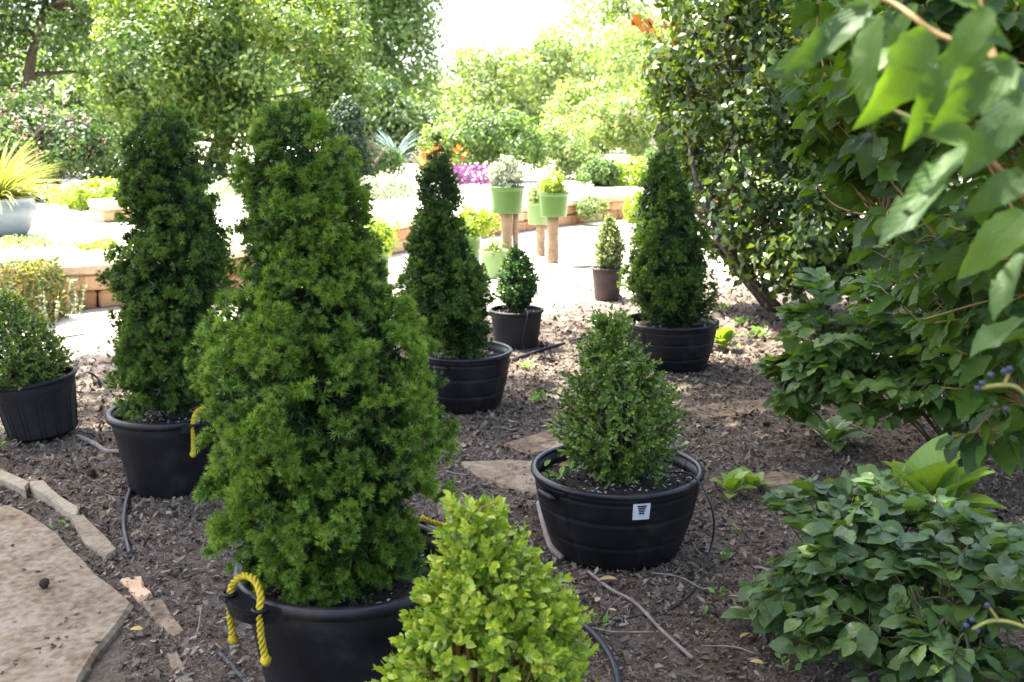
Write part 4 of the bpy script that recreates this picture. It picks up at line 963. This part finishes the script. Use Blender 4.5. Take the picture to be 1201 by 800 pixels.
# blue urn
uy = 10.2; ub = PY(3, 279, uy); ub[2] = TZ
h = PY(3, 232, uy)[2] - TZ; R_ = .345
root = thing('glazed_urn', 'blue grey glazed urn with arching grass at the terrace edge', 'urn', ub)
V, F = lathe([(.001, .004), (R_ * .6, .004), (R_ * .63, 0), (R_ * .8, h * .2), (R_ * .95, h * .45), (R_, h * .68), (R_ * .97, h * .86), (R_ * .92, h * .95), (R_ * .97, h * .98), (R_ * .96, h), (R_ * .87, h), (R_ * .85, h * .85)], 48, ub); part('body', V, F, 'blue_glaze', root)
V, F = lathe([(.001, h * .9), (R_ * .86, h * .88)], 24, ub); part('potting_soil', V, F, 'potting_soil', root)
blades('ornamental_grass', 'fountain of straw green grass growing in the blue urn', 'grass plant', ub + np.array([0, 0, h * .88]), 420, .66, 'straw_blade', 111, (.05, 1.25), .5)

# ------------------------------------------------------------------ right hand shrubs
gs = tree('glossy_shrub', 'tall glossy leaved multi-stem shrub behind the conical spruce', 'shrub', (2.35, 8.3, 0),
     [E(900, 200, 8.2, 120, 110), E(960, 90, 8.3, 150, 110), E(850, 60, 8.4, 78, 90), E(1060, 170, 8.0, 130, 150), E(930, -40, 8.4, 170, 100), E(800, 130, 8.6, 42, 60), E(795, 80, 8.6, 40, 60), E(800, 190, 8.7, 35, 45), E(1010, 280, 7.6, 110, 60), E(870, 270, 8.6, 50, 45), E(920, 300, 8.0, 70, 30), E(980, 310, 7.6, 80, 30)],
     .075, 'glossy', 121, 580, .19, 29000, .03, 10, T=OVAL, n_parts=250, limb=18, spread=.2, shell=.3)
rng = np.random.default_rng(125)
t = np.concatenate([PY(x, y, 8.9)[None] + rng.normal(size=(7, 3)) * .05 for x, y in ((755, 22), (768, 40), (778, 60), (765, 75), (795, 15), (790, 35))]); n = len(t)
leafy(gs, ROUND, frames(rdir(rng, n) + np.array([0, 0, -.4]), rdir(rng, n)), t, rng.uniform(.07, .12, n), 'red_young', n, name='young_foliage', leaf_name='young_leaf')
e = PY(770, 45, 8.9); V, F = join([tube(smooth_path([(2.3, 8.35, 1.3), (1.95, 8.6, 1.8), (e[0] + .15, 8.85, 2.05), (e[0] - .08, 8.9, e[2] + .15)], 14), .007, 6), tube([(e[0] + .12, 8.86, 2.07), PY(795, 15, 8.9)], .005, 5)]); part('young_branch', V, F, 'trunk_bark', gs)
tree('dense_shrub', 'dense dark shrub filling the bank behind the arching viburnum', 'shrub', (4.4, 7.2, 0), [(4.2, 7.2, 1.5, 1.3, 1.2, 1.4), (5.5, 6.4, 1.6, 1.4, 1.4, 1.5)], .085, 'glossy', 122, 150, .28, 8000, .04, 6, T=OVAL, spread=.25)
tree('dense_shrub', 'dark shrub close behind the near viburnum branches', 'shrub', (3.1, 4.9, 0), [(3.0, 5.0, .95, .85, .8, .95), (3.6, 4.2, 1.2, .8, 1.0, 1.2)], .075, 'viburnum', 123, 140, .2, 7000, .03, 7, T=OVAL, spread=.2)

def arching(label, base, vols, n_tip, leaf, mat, seed, pairs=4, n_parts=300, stemmat='twig_wood', step=.04, group='viburnums on the right bank', droop=.14, extra=None, up=1.3):
    rng = np.random.default_rng(seed); base = np.array(base, float)
    root = thing('viburnum_shrub', label, 'shrub', base, group)
    pr = np.array([v[-1] for v in vols], float); w = rng.choice(len(vols), n_tip, p=pr / pr.sum()); Ev = np.array([v[:6] for v in vols])[w]
    tips = Ev[:, :3] + rdir(rng, n_tip) * Ev[:, 3:] * (rng.random(n_tip) ** .4)[:, None]; tips[:, 2] = np.maximum(tips[:, 2], .05)
    T_, A_, N_, S_ = [], [], [], []
    mains = []
    for i in range(min(14, n_tip)):
        e = tips[i]; m = base * .5 + e * .5 + np.array([0, 0, .06 + .10 * np.linalg.norm(e - base)]) + rng.normal(size=3) * .04
        P = smooth_path([base + np.append(rng.normal(size=2) * .03, -.03), m, e], 16); mains.append(P)
        V, F = tube(P, np.linspace(.0065, .0018, len(P)), 5); part('branch', V, F, stemmat, root)
    pool = np.concatenate([P[4:-2] for P in mains])
    twig = []
    for i in range(n_tip):
        e = tips[i]
        if i >= len(mains):
            dd = np.linalg.norm(pool - e, axis=1) + .6 * np.maximum(0, pool[:, 2] - e[2] + .0); j = np.argmin(dd); b = pool[j]
            P = smooth_path([b, (b + e) / 2 + np.array([0, 0, .02]) + rng.normal(size=3) * .015, e], 8); twig.append(tube(P, np.linspace(.0035, .0014, len(P)), 4))
        else: P = mains[i]
        dirv = unit(P[-1] - P[-3]); hz = unit(np.array([dirv[0], dirv[1], dirv[2] * .35]) + rng.normal(size=3) * .12)
        sidev = unit(np.cross(hz, [0, 0, 1.0]))
        for k in range(pairs):
            pos = e - hz * step * (k + .3) * rng.uniform(.85, 1.15); flip = 1 if k % 2 else .55
            for sgn in (-1, 1):
                al = unit(sidev * sgn * flip + hz * (.55 + .5 * rng.random()) + np.array([0, 0, -droop * rng.uniform(.2, 1.6)]) + rng.normal(size=3) * .18)
                T_.append(pos + al * .012); A_.append(al); N_.append(np.array([0, 0, up]) + rng.normal(size=3) * .55 + hz * .1); S_.append(leaf * rng.uniform(.65, 1.2) * (1 if k else .7))
    if twig:
        V, F = join(twig); part('twig', V, F, stemmat, root, kind='stuff')
    if extra:
        for a_, b_, n_, s_ in extra: T_.append(a_); A_.append(unit(b_ - a_)); N_.append(n_); S_.append(s_)
    A = np.array(A_); Nn = np.array(N_); RR = frames(A, Nn)
    if extra: RR[-len(extra):, :, 0] *= rng.uniform(.42, .7, len(extra))[:, None]
    leafy(root, VIBN if extra else VIBL, RR, np.array(T_), np.array(S_), mat, n_parts, None)
    return root
def vol(px, py, Y, rx, ry, rz, w): return (*PY(px, py, Y), rx, ry, rz, w)
arching('arching viburnum spreading broad leaves over the half buried flagstone', (2.0, 4.3, 0), [vol(1110, 340, 4.4, .5, .5, .36, 5), vol(1150, 270, 4.4, .4, .4, .25, 3), vol(1000, 390, 4.4, .3, .35, .3, 4), vol(940, 440, 4.5, .17, .25, .2, 2), vol(1080, 450, 4.2, .45, .45, .2, 4), vol(1200, 400, 4.0, .4, .5, .4, 3)], 400, .098, 'viburnum_sunlit', 131, 3, 300)
arching('low viburnum with grey green leaves spreading in front of the hosta', (1.25, 2.35, 0), [vol(1080, 650, 2.65, .36, .32, .15, 6), vol(960, 630, 2.85, .17, .22, .14, 4), vol(930, 700, 2.7, .12, .18, .1, 2), vol(1180, 700, 2.4, .3, .3, .2, 4), vol(1000, 590, 2.95, .2, .2, .09, 3), vol(1030, 740, 2.5, .25, .2, .1, 4), vol(1130, 780, 2.3, .25, .2, .12, 3)], 330, .08, 'viburnum', 132, 3, 300, step=.035)
# near branches: leaves given by base and tip pixels
ex = []
rg = np.random.default_rng(77)
for (x0, y0, x1, y1, Y, tl, s) in [(1020, 8, 905, 95, 1.1, .3, 1), (1030, 20, 1000, 130, 1.05, .9, 1), (1085, 35, 1015, 165, 1.0, .8, 1), (1075, 5, 1030, 70, 1.15, .2, 1), (1120, 60, 1062, 185, .95, .5, 1), (1190, 70, 1085, 160, .9, .15, 1), (1205, 110, 1120, 215, .85, .3, 1), (1150, 20, 1120, 120, .9, .6, 1), (1145, 170, 1060, 130, .95, .3, 1), (1150, 175, 1040, 235, .95, .6, 1), (1120, 215, 1015, 272, .95, .9, 1), (1200, 205, 1130, 250, .95, .5, 1), (1060, 60, 985, 95, 1.1, .5, 1), (1180, 150, 1105, 185, 1.0, .6, 1), (990, 20, 935, 60, 1.3, .5, 1), (1130, 20, 1201, 60, .85, .2, 1), (1100, -10, 1190, 20, .9, .4, 1), (1045, -10, 960, 40, 1.2, .4, 1), (960, 60, 905, 75, 1.6, .4, 1), (1201, 250, 1120, 330, 1.1, .5, 1), (1205, 300, 1150, 372, 1.0, .7, 1), (1203, 380, 1130, 400, 1.2, .8, 1), (1160, 10, 1100, 95, .8, .35, 1)]:
    a_ = PY(x0, y0, Y); b_ = PY(x1, y1, Y * (1 - .06 * tl)); ln = np.linalg.norm(b_ - a_) * .88
    ex.append((a_, b_, np.array([rg.normal() * .35, -1 + tl * .9, tl * 1.1 + .1]), ln))
vb = arching('near viburnum reaching long translucent leafy branches over the path from the side', (1.45, 1.75, 0), [vol(1090, 150, 2.2, .22, .3, .3, 4), vol(1010, 60, 2.5, .2, .3, .22, 2), vol(1150, 260, 2.1, .2, .3, .3, 4), vol(1190, 60, 1.8, .2, .3, .25, 3), vol(1060, 230, 2.6, .25, .3, .25, 3), vol(1210, 400, 2.0, .18, .3, .3, 3), vol(1100, 60, 1.7, .2, .25, .2, 4), vol(1000, 130, 2.6, .18, .3, .2, 2)], 260, .085, 'viburnum_near', 133, 3, 300, 'tan_stem', .045, extra=ex, droop=.5)
org = ORG[vb.name]
for pts, r in (([PY(1255, 190, .92), PY(1195, 120, .9), PY(1160, 55, .92), PY(1140, -30, .98)], .0042), ([PY(1160, 60, .93), PY(1100, 40, 1.0), PY(1050, 5, 1.1), PY(1010, -10, 1.15)], .0028), ([PY(1260, 300, .95), PY(1195, 225, .95), PY(1148, 172, .95)], .003), ([PY(1150, 174, .95), PY(1100, 150, .97), PY(1046, 128, 1.0), PY(1040, 112, 1.0)], .0018), ([PY(1250, 520, 1.1), PY(1200, 460, 1.1), PY(1175, 452, 1.1), PY(1150, 455, 1.1)], .0022), ([PY(1178, 452, 1.1), PY(1183, 438, 1.1)], .0018), ([PY(1250, 765, 1.2), PY(1200, 735, 1.2), PY(1165, 728, 1.2), PY(1140, 738, 1.2)], .0022), ([PY(1172, 729, 1.2), PY(1160, 712, 1.2)], .0018), ([(1.45, 1.75, .02), (1.2, 1.3, .9), PY(1260, 300, .95), PY(1255, 190, .92)], .004), ([(1.45, 1.75, .02), (1.1, 1.4, .5), PY(1250, 520, 1.1)], .005), ([(1.45, 1.75, .02), (1.15, 1.45, .3), PY(1250, 765, 1.2)], .005)):
    P = smooth_path(pts, 16); V, F = tube(P, r, 6); part('branch', V, F, 'green_stem' if r < .0025 else 'tan_stem', vb)
for x, y, Y in ((1040, 110, 1.0), (1184, 433, 1.1), (1178, 436, 1.1), (1162, 440, 1.1), (1147, 456, 1.1), (1152, 450, 1.1), (1180, 480, 1.1), (1158, 710, 1.2), (1140, 727, 1.2), (1146, 740, 1.2), (1133, 734, 1.2)):
    V, F = ball(PY(x, y, Y), .0036, 8); part('berry', V, F, 'berry', vb)

def hosta(name, label, base, n, L, mat, seed, lean=(.35, 1.15), group='hostas under the shrubs'):
    rng = np.random.default_rng(seed); root = thing('hosta_plant', label, 'hosta', base, group)
    a = np.arange(n) * 2.399 + rng.normal(size=n) * .2; th = np.linspace(lean[0], lean[1], n) + rng.normal(size=n) * .08
    al = np.stack([np.cos(a) * np.sin(th), np.sin(a) * np.sin(th), np.cos(th)], 1); nm = np.stack([-np.cos(a) * np.cos(th), -np.sin(a) * np.cos(th), np.sin(th)], 1)
    t = np.array(base) + al * np.array([.25, .25, .25]) * L
    leafy(root, HOSL, frames(al, nm), t, L * rng.uniform(.75, 1.1, n), mat, n)
    V, F = join([tube([np.array(base) + np.array([0, 0, -.02]), t[i] + al[i] * L * .04], [.004, .003], 5) for i in range(n)]); part('stalk', V, F, 'green_stem', root)
    return root
hosta('h', 'large yellow green ribbed hosta rising behind the low viburnum', G(1085, 618), 14, .27, 'hosta', 141, (.05, 1.05))
hosta('h', 'cream edged hosta tucked under the edge of the large hosta', G(1030, 590), 8, .15, 'hosta_edged', 142, (.5, 1.3))
hosta('h', 'cream edged hosta under the arching viburnum', G(975, 522), 9, .16, 'hosta_edged', 143, (.5, 1.25))
hosta('h', 'little two-clump hosta in open mulch, clump with broader leaves', G(858, 582), 8, .10, 'hosta', 144, (.2, 1.0))
hosta('h', 'little two-clump hosta in open mulch, clump beside the brown flat stone', G(882, 576), 7, .095, 'hosta', 145, (.2, 1.0))
hosta('h', 'pale hosta peeping out at the left edge of the low viburnum', G(897, 735), 6, .13, 'hosta_edged', 146, (.4, 1.2))
hosta('h', 'yellow green hosta beside the far barrel planter', G(848, 408), 12, .15, 'hosta', 147, (.2, 1.1))

WG = 'green weed seedlings in the mulch'
for k, (px, py, s, n, lab) in enumerate([(628, 472, .05, 14, 'feathery weed tuft between the barrel planters'), (620, 432, .05, 9, 'small weed beside the irrigation pipe'), (648, 600, .04, 9, 'small weed against the stickered barrel planter'), (838, 700, .03, 6, 'tiny weed beside the thin drip tube'), (826, 722, .025, 6, 'tiny weed near the drip tube bend'), (846, 655, .03, 6, 'tiny seedling beside the stickered barrel planter'), (924, 785, .035, 5, 'lone seedling below the low viburnum'), (870, 380, .06, 16, 'low weeds at the foot of the glossy shrub'), (846, 365, .05, 12, 'weeds behind the far barrel planter'), (890, 395, .06, 14, 'weeds under the branches of the arching viburnum'), (72, 620, .03, 5, 'tiny seedling beside the pale edging stone'), (22, 512, .05, 10, 'weed tuft in front of the ribbed nursery pot'), (2, 525, .05, 8, 'weed beside the ribbed nursery pot'), (700, 735, .03, 6, 'tiny weed beside the grey stick'), (865, 625, .03, 5, 'tiny seedling before the little hosta')]):
    b = G(px, py); rng = np.random.default_rng(400 + k); root = thing('weed_seedling', lab, 'weed', b, WG)
    a = np.arange(n) * 2.4 + rng.normal(size=n) * .3; th = rng.uniform(.3, 1.25, n); al = np.stack([np.cos(a) * np.sin(th), np.sin(a) * np.sin(th), np.cos(th)], 1)
    t = b + rng.normal(size=(n, 3)) * s * np.array([.5, .5, 0]) + np.array([0, 0, 1]) * s * rng.random((n, 1)) * .6
    leafy(root, BOXL, frames(al, np.array([0, 0, 1.0]) + rng.normal(size=(n, 3)) * .3), t, s * rng.uniform(.6, 1.2, n), 'weed', n)
    V, F = join([tube([b + np.array([0, 0, -.01]), t[i]], [.0015, .001], 4) for i in range(n)]); part('stem', V, F, 'green_stem', root)

# ------------------------------------------------------------------ weeds growing in the stickered planter
for k, (dx, dy, s, n, lab) in enumerate([(-.2, -.06, .05, 16, 'ferny weed inside the stickered planter beside the boxwood'), (.14, -.14, .035, 10, 'small weed at the inner front rim of the stickered planter'), (-.13, -.2, .03, 6, 'lime seedling inside the stickered planter')]):
    b = PN + np.array([dx, dy, .262]); rng = np.random.default_rng(450 + k); root = thing('pot_weed', lab, 'weed', b)
    a = np.arange(n) * 2.4; th = rng.uniform(.3, 1.2, n); al = np.stack([np.cos(a) * np.sin(th), np.sin(a) * np.sin(th), np.cos(th)], 1)
    t = b + rng.normal(size=(n, 3)) * s * np.array([.6, .6, 0]) + np.array([0, 0, 1]) * s * rng.random((n, 1))
    leafy(root, BOXL, frames(al, np.array([0, 0, 1.0]) + rng.normal(size=(n, 3)) * .3), t, s * rng.uniform(.5, 1., n), 'weed', n)

# ------------------------------------------------------------------ hoses, sticks, litter
def hose(name, label, pts, r, mat='hose_black', cat='hose', group=None):
    P = smooth_path(pts, 40); V, F = tube(P, r, 8); return single(name, V, F, mat, P[0], label, cat, group)
def gz(px, py, z): return G(px, py, z)
hose('garden_hose', 'short curved end of black hose beside the slim spruce tub', [gz(160, 556, .012), gz(149, 588, .014), gz(146, 618, .013), gz(153, 650, .012)], .0105)
hose('garden_hose', 'black hose end sticking out before the big rope handled tub', [gz(258, 767, .012), gz(275, 785, .013), gz(300, 815, .012), gz(330, 860, .012)], .0085)
hose('garden_hose', 'black hose curving out from under the bright boxwood', [gz(610, 712, .012), gz(655, 717, .014), gz(690, 737, .016), gz(715, 768, .014), gz(726, 805, .012), gz(722, 850, .012)], .0095)
hose('irrigation_pipe', 'black irrigation pipe lying behind the stickered barrel planter', [gz(575, 430, .012), gz(598, 423, .013), gz(640, 409, .014), gz(690, 395, .013), gz(730, 385, .012)], .0125, cat='pipe')
hose('drip_tube', 'thin black drip tube looping out of the stickered barrel planter', [PN + np.array([.05, .05, .27]), PN + np.array([.18, -.02, .285]), PN + np.array([.245, -.17, .322]), PN + np.array([.30, -.235, .22]), gz(834, 640, .06), gz(818, 685, .008), gz(790, 712, .006), gz(750, 722, .006), gz(690, 734, .006)], .0035, cat='tube')
hose('drip_tube', 'thin black drip tube leading from the ribbed pot to the slim spruce', [P0 + np.array([.17, .05, .27]), P0 + np.array([.2, -.02, .293]), gz(105, 437, .2), gz(122, 452, .12), gz(135, 475, .05)], .006, cat='tube')
hose('drip_tube', 'thin grey drip tube hanging down the plain round nursery pot', [PS + np.array([.04, -.1, .25]), PS + np.array([.075, -.185, .268]), PS + np.array([.055, -.2, .17]), PS + np.array([.04, -.19, .07]), PS + np.array([.06, -.2, .006])], .0035, cat='tube')
hose('fallen_stick', 'long grey stick lying below the stickered barrel planter', [gz(690, 670, .01), gz(715, 690, .012), gz(745, 707, .014), gz(775, 738, .012), gz(812, 772, .008)], .0055, 'dry_stick', 'stick')
hose('fallen_stick', 'pale grey stick lying beside the ribbed nursery pot', [gz(92, 512, .014), gz(112, 521, .016), gz(125, 529, .016), gz(150, 530, .012)], .011, 'dry_stick', 'stick')
hose('buried_root', 'grey rounded root beside the side of the stickered barrel planter', [gz(632, 590, .02), gz(637, 612, .03), gz(646, 640, .02), gz(660, 655, .0)], .012, 'dry_stick', 'root')
rng = np.random.default_rng(500)
TG = 'thin twigs scattered on the mulch'
for k in range(46):
    px, py = rng.uniform(0, 1201), rng.uniform(470, 800); a = G(px, py, .012); L = rng.uniform(.06, .2); th = rng.uniform(0, 2 * PI)
    if px < 170 and py > 590: continue
    d = np.array([math.cos(th), math.sin(th), 0]); P = smooth_path([a, a + d * L * .5 + rng.normal(size=3) * np.array([.015, .015, .003]), a + d * L + np.array([0, 0, .004])], 8)
    V, F = tube(P, rng.uniform(.0012, .003), 4); single('fallen_twig', V, F, 'dry_stick', a, 'thin dry twig lying on the bark mulch', 'twig', TG)
def litter(px, py, L, label, seed, mat='dead_leaf', cat='leaf', group=None, z=.018):
    rng = np.random.default_rng(seed); b = G(px, py, z); th = rng.uniform(0, 2 * PI)
    T = leafT(6, .45, .85, .8, .35, .1); R = frames(np.array([[math.cos(th), math.sin(th), .1]]), np.array([[rng.normal() * .2, rng.normal() * .2, 1]])); V, F, U = inst(T, R, b[None], np.array([L]))
    return single('fallen_leaf', V, F, mat, b, label, cat, group, uv=U)
litter(725, 680, .07, 'yellow fallen leaf at the foot of the stickered barrel planter', 1)
litter(558, 610, .05, 'pale yellow fallen leaf beside the small flagstone', 2)
litter(868, 748, .05, 'pale yellow fallen leaf left of the low viburnum', 3)
litter(852, 700, .06, 'orange fallen leaf near the tiny weeds', 4)
litter(690, 545, .04, 'tan fallen leaf near the planter', 5) if False else None
litter(672, 545, .055, 'brown curled leaf on the soil inside the stickered planter', 6, z=.27)
rng = np.random.default_rng(510)
FG = 'tan fallen leaves scattered on the mulch'
for k in range(40):
    px, py = rng.uniform(160, 1000), rng.uniform(440, 800)
    litter(px, py, rng.uniform(.02, .045), 'small tan fallen leaf lying on the bark mulch', 600 + k, group=FG)
rng = np.random.default_rng(520)
for px, py, r, lab in ((52, 684, .0165, 'round dark seed ball on the large flagstone'), (107, 554, .02, 'dark seed ball in the mulch beyond the edging row')):
    c = G(px, py, .02 + r if py > 600 else r + .004); V, F = ball(c, r, 12, .95, rng, .06); single('seed_ball', V, F, 'seed_ball', c - np.array([0, 0, r]), lab, 'seed ball')
DG = 'dark bark bits on the large flagstone'
for k in range(34):
    px, py = rng.uniform(0, 130), rng.uniform(625, 790)
    if py < 600 + px: continue
    c = G(px, py, .022); V, F = chips(rng, c[:1], c[1:2], c[2:3], np.array([rng.uniform(.008, .022)])); single('bark_bit', V, F, 'bark', c, 'small dark bark bit lying on the large flagstone', 'bark', DG, smooth=False)

# ------------------------------------------------------------------ the trees that shade the pots (crowns above the picture)
tree('spreading_shade_tree', 'broad leafy shade tree spreading high over the potted plants', 'tree', (-5.6, 3.2, 0),
     [(-1.8, 5.4, 6.3, 4.4, 4.4, 1.2), (-3.3, 4.0, 6.5, 3.2, 3.0, 1.2), (1.0, 5.6, 6.1, 3.0, 3.4, 1.0)], .22, 'oak_green', 151, 430, .6, 28000, .2, 1, limb=90, shell=.0, up=.9)
